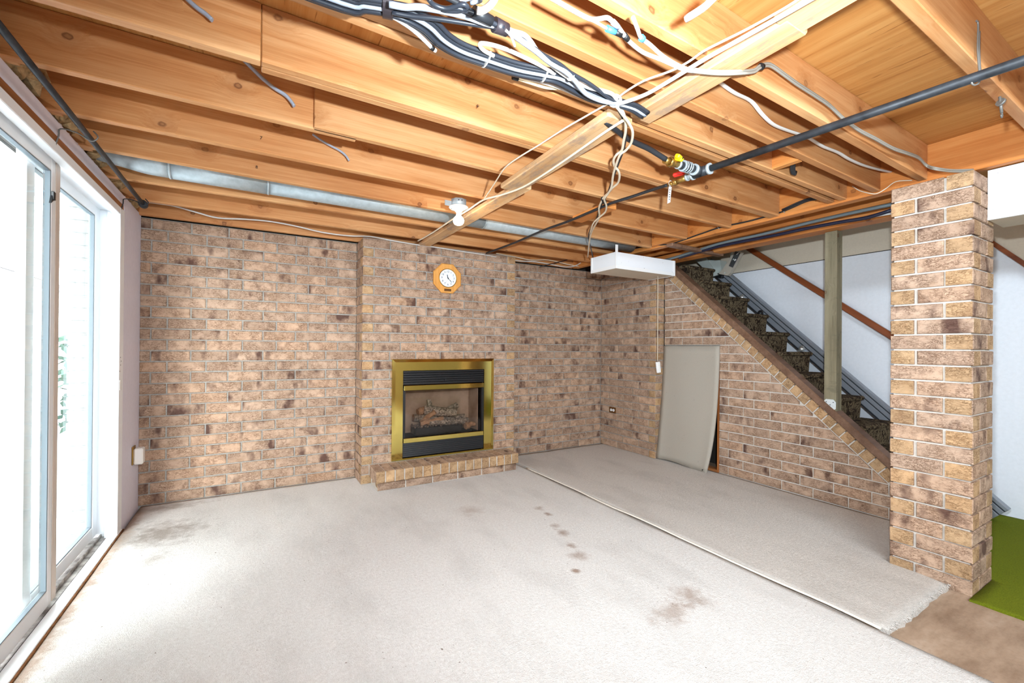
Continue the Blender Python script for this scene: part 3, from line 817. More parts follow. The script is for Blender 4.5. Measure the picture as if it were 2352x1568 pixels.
prism(bm, [(1.965 - 1.59, 0.06), (1.97 - 1.59, 0.06), (1.955 - 1.59, 0.25), (1.95 - 1.59, 0.25)], 0.20, 0.64, 'Z')
obj('refractory_panel', bm, M_FIREBRICK, f)
fp('black_frame', 1.166, 1.192, 0.38, 0.824, 0.0, 0.03, M_BLACKM); fp('black_frame', 1.984, 2.006, 0.38, 0.824, 0.0, 0.03, M_BLACKM)
fp('fire_glass', 1.19, 1.986, 0.38, 0.824, 0.016, 0.020, M_FGLASS)
# louvres above and below
for za, zb, n in ((0.876, 1.006, 6), (0.202, 0.332, 7)):
    st = (zb - za) / n
    for k in range(n):
        z = za + (k + 0.5) * st
        bm = bmesh.new()
        prism(bm, [(0.0, z + .010 - .18), (-0.004, z - .006 - .18), (0.004, z - .0085 - .18), (0.03, z + .006 - .18), (0.028, z + .011 - .18)], 1.17 - 1.59, 2.003 - 1.59, 'X')
        obj('louvre_blade', bm, M_BLACKM, f)
fp('louvre_backing', 1.168, 2.004, 0.198, 0.336, 0.045, 0.05, M_BACKER); fp('louvre_backing', 1.168, 2.004, 0.872, 1.008, 0.045, 0.05, M_BACKER)
bm = bmesh.new(); cyl(bm, (1.585 - 1.59, -0.002, .912 - .18), (1.585 - 1.59, -0.012, .912 - .18), 0.011, seg=12); obj('latch_knob', bm, M_BLACKM, f)
# burner tray, embers and logs
fp('burner_tray', 1.31, 1.80, 0.385, 0.452, 0.06, 0.20, M_BLACKM, 0.004)
bm = bmesh.new()
for k in range(170):
    c = Vector((R.uniform(1.30, 1.82) - 1.59, R.uniform(0.062, 0.20), R.uniform(.452, .468) - .18)); s = R.uniform(.005, .011)
    vs = bmesh.ops.create_icosphere(bm, subdivisions=1, radius=s)['verts']
    for v in vs: v.co = v.co * R.uniform(.7, 1.2) + c
o = obj('ember_bed', bm, M_EMBER, f); o['kind'] = 'stuff'
def log(p0, p1, r, r2, parent, mat=M_LOG, endmat=M_LOGEND):
    bm = bmesh.new(); P = [Vector(p0).lerp(Vector(p1), t / 6) + Vector((0, R.uniform(-.006, .006), R.uniform(-.006, .006))) for t in range(7)]
    seg = 12; rings = []
    d = (Vector(p1) - Vector(p0)).normalized(); a = Vector((0, 0, 1)) if abs(d.z) < .8 else Vector((1, 0, 0)); u = d.cross(a).normalized(); v = u.cross(d)
    for t, q in enumerate(P):
        rr = r + (r2 - r) * t / 6
        rings.append([bm.verts.new(q + (u * math.cos(2 * math.pi * k / seg) + v * math.sin(2 * math.pi * k / seg)) * rr * R.uniform(.86, 1.12)) for k in range(seg)])
    for A, B in zip(rings, rings[1:]):
        for k in range(seg): bm.faces.new((A[k], A[(k + 1) % seg], B[(k + 1) % seg], B[k]))
    e0 = bm.faces.new(rings[0][::-1]); e1 = bm.faces.new(rings[-1]); bmesh.ops.recalc_face_normals(bm, faces=bm.faces[:])
    e0.material_index = e1.material_index = 1
    return obj('log', bm, [mat, endmat], parent)
def F(x, y, z): return (x - 1.59, y, z - .18)
log(F(1.33, .20, .53), F(1.88, .20, .50), .035, .03, f)
log(F(1.37, .10, .49), F(1.60, .085, .53), .026, .018, f, M_LOGEND)
log(F(1.45, .085, .49), F(1.84, .12, .475), .028, .03, f)
log(F(1.45, .20, .60), F(1.74, .07, .575), .052, .042, f)
log(F(1.40, .16, .485), F(1.52, .10, .60), .028, .022, f, M_LOGEND)
log(F(1.50, .18, .60), F(1.495, .21, .70), .028, .020, f)
log(F(1.66, .19, .56), F(1.80, .21, .63), .034, .03, f)
log(F(1.38, .21, .585), F(1.45, .22, .60), .036, .034, f, M_LOGEND)
log(F(1.84, .08, .43), F(1.95, .10, .44), .036, .022, f, M_LOGEND)
log(F(1.66, .09, .49), F(1.88, .10, .49), .022, .018, f)

# ---------------------------------------------------------------- wall clock
CKX, CKZ, CKY = 1.60, 1.905, 4.015
ck = empty('wall_clock', (CKX, CKY, CKZ)); tag(ck, 'octagonal oak wall clock with white dial on the brick chimney', 'clock')
bm = bmesh.new()
ro = 0.1435 / math.cos(math.pi / 8)
octo = lambda r: [(r * math.cos(math.pi / 8 + k * math.pi / 4), r * math.sin(math.pi / 8 + k * math.pi / 4)) for k in range(8)]
A = [bm.verts.new((x, 0.0, z)) for x, z in octo(ro)]; B = [bm.verts.new((x, -0.014, z)) for x, z in octo(ro)]; C = [bm.verts.new((x, -0.022, z)) for x, z in octo(ro - 0.009)]
bm.faces.new(A)
for p_, q_ in ((A, B), (B, C)):
    for k in range(8): bm.faces.new((p_[k], p_[(k + 1) % 8], q_[(k + 1) % 8], q_[k]))
bm.faces.new(C[::-1]); bmesh.ops.recalc_face_normals(bm, faces=bm.faces[:])
obj('oak_case', bm, M_OAK, ck)
bm = bmesh.new()
cyl(bm, (0, -0.022, 0.002), (0, -0.0265, 0.002), 0.086, seg=40); obj('dial', bm, M_DIAL, ck)
bm = bmesh.new(); seg = 40
for (ra, ya), (rb, yb) in (((0.0855, -0.0265), (0.0875, -0.031)), ((0.0875, -0.031), (0.0915, -0.031)), ((0.0915, -0.031), (0.093, -0.022))):
    for k in range(seg):
        a0, a1 = 2 * math.pi * k / seg, 2 * math.pi * (k + 1) / seg
        f_ = bm.faces.new([bm.verts.new((r * math.cos(a), y, 0.002 + r * math.sin(a))) for r, y, a in ((ra, ya, a0), (ra, ya, a1), (rb, yb, a1), (rb, yb, a0))]); f_.smooth = True
bmesh.ops.remove_doubles(bm, verts=bm.verts[:], dist=1e-5); bmesh.ops.recalc_face_normals(bm, faces=bm.faces[:])
obj('brass_bezel', bm, M_BRASSD, ck)
def text(name, body, size, loc, rot, mat, parent, ext=0.0004):
    c = bpy.data.curves.new(name, 'FONT'); c.body = body; c.size = size; c.align_x = 'CENTER'; c.align_y = 'CENTER'; c.extrude = ext
    tmp = bpy.data.objects.new('tmp', c); me = bpy.data.meshes.new_from_object(tmp)
    bpy.data.objects.remove(tmp); bpy.data.curves.remove(c)
    me.materials.clear(); me.materials.append(mat)
    o = bpy.data.objects.new(name, me); col.objects.link(o); o.location = loc; o.rotation_euler = rot
    if parent is not None: o.parent = parent
    return o
for hh in range(1, 13):
    a = math.pi / 2 - hh * math.pi / 6
    text('numeral', str(hh), 0.027, (0.063 * math.cos(a), -0.0270, 0.002 + 0.063 * math.sin(a)), (HP, 0, 0), M_BLACK, ck)
def hand(name, ang_deg, l, w_, y):
    bm = bmesh.new(); box(bm, -w_ / 2, w_ / 2, y - .0006, y + .0006, -0.012, l * .55); prism(bm, [(-w_ * .9, l * .5), (w_ * .9, l * .5), (0, l)], y - .0006, y + .0006)
    o = obj(name, bm, M_BLACK, ck); o.location = (0, 0, 0.002); o.rotation_euler = (0, math.radians(ang_deg), 0); return o
hand('hour_hand', -15, 0.040, 0.0055, -0.0284); hand('minute_hand', 136, 0.064, 0.004, -0.0294)
bm = bmesh.new(); box(bm, -.0006, .0006, -.0302, -.0297, -.012, .058); o = obj('second_hand', bm, M_BRASSD, ck); o.location = (0, 0, .002); o.rotation_euler = (0, math.radians(205), 0)
bm = bmesh.new(); cyl(bm, (0, -.0272, .002), (0, -.0312, .002), .005, seg=12); obj('hub', bm, M_BLACK, ck)
bx('plaque', -0.036, 0.036, -0.0238, -0.0215, -0.126, -0.102, M_PLAQUE, ck)

# ---------------------------------------------------------------- bulb on an octagon box between the joists
bc = (1.177, 2.75, 2.187)
bl = empty('bulb_light', bc); tag(bl, 'bare lit bulb in a white porcelain holder under the joists', 'lamp')
bm = bmesh.new(); lathe(bm, [(0.052, 0.004), (0.054, 0.004), (0.054, 0.05), (0.05, 0.052)], (0, 0, 0), 8); obj('octagon_box', bm, M_GALV, bl)
bm = bmesh.new(); box(bm, -0.10, -0.05, 0.0, 0.003, 0.0, 0.035); prism(bm, [(-0.066, 0.004), (-0.05, 0.004), (-0.05, -0.018)], -0.01, 0.012); obj('box_strap', bm, M_GALV, bl)
bm = bmesh.new(); lathe(bm, [(0.03, 0.004), (0.066, 0.003), (0.067, -0.004), (0.058, -0.012), (0.030, -0.020), (0.022, -0.032), (0.019, -0.034)], (0, 0, 0), 28); obj('porcelain_holder', bm, M_PORC, bl)
bm = bmesh.new(); lathe(bm, [(0.012, -0.030), (0.0165, -0.034), (0.018, -0.052), (0.024, -0.066)], (0, 0, 0), 20); obj('bulb_neck', bm, M_PLASTIC, bl)
bm = bmesh.new(); lathe(bm, [(0.0242, -0.066), (0.033, -0.076), (0.0375, -0.09), (0.035, -0.104), (0.026, -0.116), (0.012, -0.122)], (0, 0, 0), 24); obj('bulb', bm, M_BULB, bl)
bm = bmesh.new()
for a in (-.4, .0): cyl(bm, (0.0545 * math.sin(a), -0.0545 * math.cos(a), .034), (0.0555 * math.sin(a), -0.0555 * math.cos(a), .034), .004, seg=8)
obj('knockout_holes', bm, M_BLACK, bl)
lamp('bulb_glow', 'POINT', (1.177, 2.75, 2.08), 7, (1.0, 0.82, 0.6), 0.038)

# ---------------------------------------------------------------- speckled tile box under the joists, near the right wall
tb = empty('tile_box', (3.36, 3.265, 2.0)); tag(tb, 'shallow white speckled box under the joists beside the clock chimney', 'box')
tb.rotation_euler = (0, 0, math.radians(0))
tx, ty, tz = 0.415, 0.18, 0.155
bx('tile_side', -tx, -tx + .012, -ty, ty, 0.004, tz, M_TILE, tb); bx('tile_side', -tx + .013, tx - .013, -ty, -ty + .012, 0.004, tz, M_TILE, tb)
bx('tile_side', tx - .012, tx, -ty, ty, 0.004, tz, M_TILE, tb); bx('tile_side', -tx + .013, tx - .013, ty - .012, ty, 0.004, tz, M_TILE, tb)
bx('tile_bottom', -tx + .004, tx - .004, -ty + .004, ty - .004, 0.0, 0.01, M_BEIGE, tb)
bm = bmesh.new()
box(bm, -tx - .004, tx + .004, -ty - .004, -ty, -0.003, 0.030); box(bm, -tx - .004, -tx, -ty, ty, -0.003, 0.030)
box(bm, tx - .022, tx + .004, -ty - .004, -ty, 0.030, tz); box(bm, -tx - .004, -tx, ty - .02, ty, 0.030, tz); box(bm, -tx - .004, -tx, -ty - .004, -ty + .008, .03, tz)
box(bm, tx, tx + .004, -ty, ty, -.003, .03)
obj('corner_trim', bm, M_PLASTIC, tb)
bx('hanging_strap', -tx - 0.002, -tx + .03, -ty + 0.005, -ty + .008, tz, 2.225 - 2.0, M_PLASTIC, tb)
# switch hanging on a cord below it
cs_ = empty('cord_switch', (3.655, 3.2, 1.04)); tag(cs_, 'small white switch hanging on a thin cord by the brick corner', 'switch')
bm = bmesh.new(); tube(bm, [(0, 0, 0.065), (0.001, 0, 0.3), (0, 0, 0.62), (-0.002, 0, 0.962)], 0.0035, 6, 4); obj('cord', bm, M_CABLEI, cs_)
bm = bmesh.new(); box(bm, -0.024, 0.024, -0.012, 0.012, -0.062, 0.055, 0.004); o = obj('switch_body', bm, M_PLASTIC, cs_); o.rotation_euler = (0, math.radians(-9), 0); o.location = (0.012, 0, 0.0)
bm = bmesh.new(); box(bm, -0.008, 0.008, -0.015, -0.011, -0.02, 0.02, 0.002); o2 = obj('rocker', bm, M_PORC, cs_); o2.rotation_euler = (0, math.radians(-9), 0); o2.location = (0.012, 0, 0)

# ---------------------------------------------------------------- round duct between the joists
du = empty('round_duct', (1.1, 3.22, 2.288)); tag(du, 'galvanised round duct running between the ceiling joists', 'duct')
def dl(x): return x - 1.1
bm = bmesh.new(); cyl(bm, (dl(-0.45), 0, 0), (dl(0.05), 0, 0), 0.076, seg=28); obj('duct_section', bm, M_GALV, du)
bm = bmesh.new(); cyl(bm, (dl(0.045), 0, 0), (dl(1.60), 0, 0), 0.0745, seg=28); obj('duct_section', bm, M_GALV, du)
bm = bmesh.new(); cyl(bm, (dl(1.595), 0, 0), (dl(3.28), 0, 0), 0.0735, seg=28); obj('duct_section', bm, M_GALV, du)
for x, w_, r_ in ((-0.45, .006, .0785), (0.05, .006, .0785), (1.596, .004, .077)):
    bm = bmesh.new(); cyl(bm, (dl(x) - w_, 0, 0), (dl(x) + w_, 0, 0), r_, seg=28); obj('crimped_band', bm, M_GALV, du)
bm = bmesh.new(); tube(bm, [(dl(-.45), 0, 0), (dl(-.56), 0.005, 0.004), (dl(-.68), 0.03, 0.03), (dl(-.80), 0.04, 0.05)], 0.073, 20, 3); obj('elbow', bm, M_GALV, du)

# ---------------------------------------------------------------- sockets
so = empty('wall_socket', (XR - 0.001, 4.066, 0.461), -HP); tag(so, 'brown double wall socket low on the brick near the corner', 'socket')
bm = bmesh.new(); box(bm, -0.06, 0.06, -0.006, 0.0, -0.036, 0.036, 0.003); obj('face_plate', bm, M_PLAQUE, so)
for sx in (-0.021, 0.021):
    bm = bmesh.new(); cyl(bm, (sx, -0.006, 0), (sx, -0.011, 0), 0.0165, seg=18); r_ = obj('receptacle', bm, M_PLASTIC, so)
    bm = bmesh.new(); box(bm, sx - .006, sx - .004, -.0118, -.0108, -.006, .006); box(bm, sx + .004, sx + .006, -.0118, -.0108, -.006, .006); obj('slot', bm, M_BLACK, r_)
s2 = empty('wall_socket', (XL + 0.001, 4.12, 0.43), HP); tag(s2, 'brass socket plate with white plug-in block beside the patio door', 'socket')
bm = bmesh.new(); box(bm, -0.042, 0.042, -0.008, 0.0, -0.066, 0.066, 0.003); obj('brass_plate', bm, M_BRASSD, s2)
bm = bmesh.new(); box(bm, -0.030, 0.046, -0.062, -0.008, -0.068, 0.050, 0.008); obj('plug_in_block', bm, M_PORC, s2)

# ---------------------------------------------------------------- cupboard opening under the stairs and its loose cover
fr = empty('cupboard_frame', (XS + 0.06, 3.055, 0)); tag(fr, 'brown wooden frame of the low cupboard opening under the stairs', 'frame')
bx('jamb', -0.05, 0.03, -0.342, -0.318, -0.02, 1.246, M_JAMB, fr); bx('jamb', -0.05, 0.03, 0.318, 0.340, -0.02, 1.246, M_JAMB, fr); bx('head', -0.05, 0.03, -0.318, 0.318, 1.224, 1.246, M_JAMBY, fr); bx('threshold', -0.05, 0.03, -0.318, 0.318, -0.02, 0.02, M_JAMBY, fr)
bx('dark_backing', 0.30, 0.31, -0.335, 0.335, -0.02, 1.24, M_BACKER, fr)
bd = empty('cover_board', (XS, 3.05, 0)); tag(bd, 'grey fabric covered board leaning over the cupboard opening', 'panel')
bm = bmesh.new(); nu, nv = 14, 20; g = {}
for i in range(nu + 1):
    for j in range(nv + 1):
        u = i / nu; v = j / nv; z = 0.005 + 1.262 * v
        y = (0.345 + .0 * v) - u * (0.690 - 0.058 * (1 - v) ** 4.5)
        lean = -0.012 - 0.10 * (1 - v) ** 1.6
        curl = -0.02 * max(0, (u - 0.75) / 0.25) ** 2 * (1 - v) ** 2 - 0.014 * max(0, (0.12 - u) / 0.12) * (1 - v)
        g[i, j] = (lean + curl + 0.003 * math.sin(u * 7 + v * 3), y, z + (0.012 * math.sin(u * 5) * (1 - v) ** 6))
F_ = {k: bm.verts.new(c) for k, c in g.items()}; B_ = {k: bm.verts.new((c[0] + 0.012, c[1], c[2])) for k, c in g.items()}
for i in range(nu):
    for j in range(nv):
        a = bm.faces.new((F_[i, j], F_[i + 1, j], F_[i + 1, j + 1], F_[i, j + 1])); a.smooth = True
        a = bm.faces.new((B_[i, j], B_[i, j + 1], B_[i + 1, j + 1], B_[i + 1, j])); a.smooth = True
for i in range(nu):
    bm.faces.new((F_[i, 0], B_[i, 0], B_[i + 1, 0], F_[i + 1, 0])); bm.faces.new((F_[i, nv], F_[i + 1, nv], B_[i + 1, nv], B_[i, nv]))
for j in range(nv):
    bm.faces.new((F_[0, j], F_[0, j + 1], B_[0, j + 1], B_[0, j])); bm.faces.new((F_[nu, j], B_[nu, j], B_[nu, j + 1], F_[nu, j + 1]))
bmesh.ops.recalc_face_normals(bm, faces=bm.faces[:])
obj('fabric_face', bm, M_FABRIC, bd)
bm = bmesh.new(); cyl(bm, (-.145, -.262, .028), (-.150, -.262, .028), .006, seg=8); obj('corner_tack', bm, M_BLACK, bd)

# ---------------------------------------------------------------- stairs
stc = empty('staircase', (4.34, 2.2, -0.03)); tag(stc, 'enclosed staircase in brown patterned carpet behind the raked brick wall', 'staircase')
for k in range(-5, 6):
    yk = 2.184 + 0.208 * k; zt = 1.022 + 0.1915 * k + 0.1915      # tread above riser k
    bm = bmesh.new()
    zb = zt - 0.1915 - 0.04
    prism(bm, [(yk + 0.012 - 2.2, zb + .03), (yk + 0.0 - 2.2, zt - 0.04 + .03), (yk - 0.022 - 2.2, zt - 0.03 + .03), (yk - 0.026 - 2.2, zt - 0.012 + .03), (yk - 0.014 - 2.2, zt + .03), (yk + 0.21 - 2.2, zt + .03), (yk + 0.21 - 2.2, zb + .03)], -0.245, 0.28, 'X')
    obj('step', bm, M_STAIRC, stc)
po = empty('timber_post', (4.033, 1.736, 0.78)); tag(po, 'weathered square timber post standing on the raked stair cap', 'post')
bm = bmesh.new(); prism(bm, [(-0.043, -0.034), (0.043, 0.042), (0.043, 2.190 - 0.78), (-0.043, 2.190 - 0.78)], -0.043, 0.043, 'X'); obj('post_shaft', bm, M_POST, po)
bm = bmesh.new()
prism(bm, [(-0.042, -0.015), (0.012, -0.062), (0.042, -0.04), (0.042, 0.04), (0.028, 0.056), (-0.024, 0.056), (-0.042, 0.036)], -0.047, -0.0435, 'X'); br = obj('zinc_bracket', bm, M_ZINC, po)
for y, z in ((-.024, .034), (.026, .034), (.012, -.018), (-.002, .012)):
    bm = bmesh.new(); cyl(bm, (-.047, y, z), (-.0485, y, z), .004, seg=8); obj('screw_head', bm, M_BLACK, br)
hr = empty('handrail', (4.90, 2.2, 1.80)); tag(hr, 'brown wooden handrail sloping down the white stair wall', 'handrail')
a_ = math.atan2(0.79, 1)
bm = bmesh.new(); box(bm, -0.02, 0.02, -1.25, 1.75, -0.055, 0.0, 0.006); o = obj('rail_bar', bm, M_RAIL, hr); o.rotation_euler = (a_, 0, 0); o.location = (0, 0, 0.03)
for yy in (-0.55, 0.85):
    bm = bmesh.new(); cyl(bm, (0.015, yy, 0.79 * yy - 0.02), (0.048, yy, 0.79 * yy - 0.05), 0.008, seg=8); obj('rail_bracket', bm, M_IRON, hr)
# stairlift: rail and parked carriage
sl = empty('stairlift', (4.75, 2.1, 1.05)); tag(sl, 'stairlift with long grooved aluminium rail and parked grey carriage', 'stairlift')
a2 = math.atan2(0.929, 1)
def rail(x0, x1, z0, z1, mat, name, y0=-1.52, y1=1.78):
    bm = bmesh.new(); box(bm, x0, x1, y0, y1, z0, z1, 0.003); o = obj(name, bm, mat, sl); o.rotation_euler = (a2, 0, 0); o.location = (0, 0, -0.02); return o
rail(-0.045, 0.035, 0.0, 0.046, M_ALU, 'rail_section'); rail(-0.034, 0.026, 0.046, 0.054, M_ALUD, 'rail_groove'); rail(-0.042, 0.035, 0.054, 0.086, M_ALU, 'rail_section'); rail(-0.03, 0.022, .086, .093, M_ALUD, 'rail_groove'); rail(-0.036, 0.03, 0.093, 0.118, M_ALU, 'rail_section')
rail(-0.036, 0.03, -0.014, 0.0, M_ALUD, 'gear_rack')
for k in (1, 3, 4):
    yk = 2.184 + 0.208 * k; zt = 1.022 + 0.1915 * k
    bm = bmesh.new(); box(bm, -0.10, -0.02, -0.03, 0.03, 0.0, 0.01, 0.002); lathe(bm, [(0.03, 0.008), (0.03, 0.03), (0.018, 0.055), (0.006, 0.06)], (-0.06, 0, 0), 14)
    o = obj('rail_foot', bm, M_ZINC if k != 3 else M_BLACKM, sl); o.location = (0, yk - 0.10 - 2.1, zt - 1.05 + 0.002)
def lp(y, z): return (y - 2.1, z - 1.05)
bm = bmesh.new(); prism(bm, [lp(3.14, 2.12), lp(3.16, 2.27), lp(3.31, 2.30), lp(3.30, 2.13)], -0.10, 0.02, 'X'); obj('carriage_casing', bm, M_LIFT, sl)
bm = bmesh.new(); prism(bm, [lp(3.50, 2.34), lp(3.25, 2.09), lp(3.18, 2.10), lp(3.22, 2.16), lp(3.36, 2.36)], -0.115, -0.095, 'X'); obj('foot_plate', bm, M_LIFT, sl)
bm = bmesh.new(); prism(bm, [lp(3.155, 2.06), lp(3.14, 2.13), lp(3.20, 2.14), lp(3.22, 2.08)], -0.09, 0.0, 'X'); obj('drive_unit', bm, M_BLACKM, sl)
bm = bmesh.new(); prism(bm, [lp(3.13, 2.10), lp(3.02, 2.065), lp(2.99, 2.09), lp(2.86, 2.30), lp(2.93, 2.345), lp(3.04, 2.20), lp(3.08, 2.15)], -0.17, -0.12, 'X'); obj('armrest', bm, M_LIFTB, sl)
bm = bmesh.new(); prism(bm, [lp(3.00, 2.17), lp(2.955, 2.145), lp(2.868, 2.29), lp(2.925, 2.325)], -0.176, -0.171, 'X'); cpn = obj('control_panel', bm, M_LIFTD, sl)
for y, z, w_, h_, m in ((2.925, 2.225, .022, .014, M_PLASTIC), (2.945, 2.235, .016, .012, M_LIFT), (2.895, 2.29, .034, .006, M_PLASTIC)):
    bm = bmesh.new(); box(bm, -0.179, -0.176, -w_ / 2, w_ / 2, -h_ / 2, h_ / 2); o = obj('button', bm, m, cpn); o.location = (0, y - 2.1, z - 1.05); o.rotation_euler = (-0.5, 0, 0)
bm = bmesh.new(); cyl(bm, (-.171, 3.05 - 2.1, 2.10 - 1.05), (-.176, 3.05 - 2.1, 2.10 - 1.05), .009, seg=12); obj('key_switch', bm, M_LIFT, sl)
bm = bmesh.new(); tube(bm, [(-.05, 3.12 - 2.1, 2.15 - 1.05), (-.05, 3.06 - 2.1, 2.26 - 1.05), (-.05, 3.05 - 2.1, 2.36 - 1.05)], .012, 8, 3); obj('arm_tube', bm, M_LIFT, sl)
# sloped beige soffit with a brown edge beyond the pillar
bm = bmesh.new(); prism(bm, [(1.16, 2.24), (0.45, 1.415), (0.45, 2.42), (1.16, 2.42)], XW - 0.10, XW - 0.001, 'X'); sf = struct(obj('trim_1', bm, M_BEIGE))
bm = bmesh.new(); prism(bm, [(1.16, 2.245), (0.45, 1.42), (0.45, 1.375), (1.16, 2.20)], XW - 0.115, XW - 0.001, 'X'); obj('brown_edge', bm, M_RAIL, sf)

# ---------------------------------------------------------------- speckled bulkhead right of the pillar
bk = empty('bulkhead', (3.42, -0.4, 1.94)); tag(bk, 'long white speckled tile bulkhead hanging beside the pillar top', 'bulkhead')
for i in range(3):
    bx('tile_panel', -0.02, -0.008, 1.135 - (i + 1) * 0.61 + .002, 1.135 - i * 0.61, 0.012, 0.268, M_TILE, bk)
bm = bmesh.new(); box(bm, -0.024, -0.008, -0.7, 1.135, 0.0, 0.014); obj('edge_trim', bm, M_PLASTIC, bk)
bm = bmesh.new(); box(bm, -0.008, 0.25, -0.7, 1.132, 0.0, 0.012); obj('underside_panel', bm, M_BEIGE, bk)
bm = bmesh.new(); box(bm, -0.006, 0.25, -0.7, 1.128, 0.012, 0.25); obj('inner_frame', bm, M_BACKER, bk)
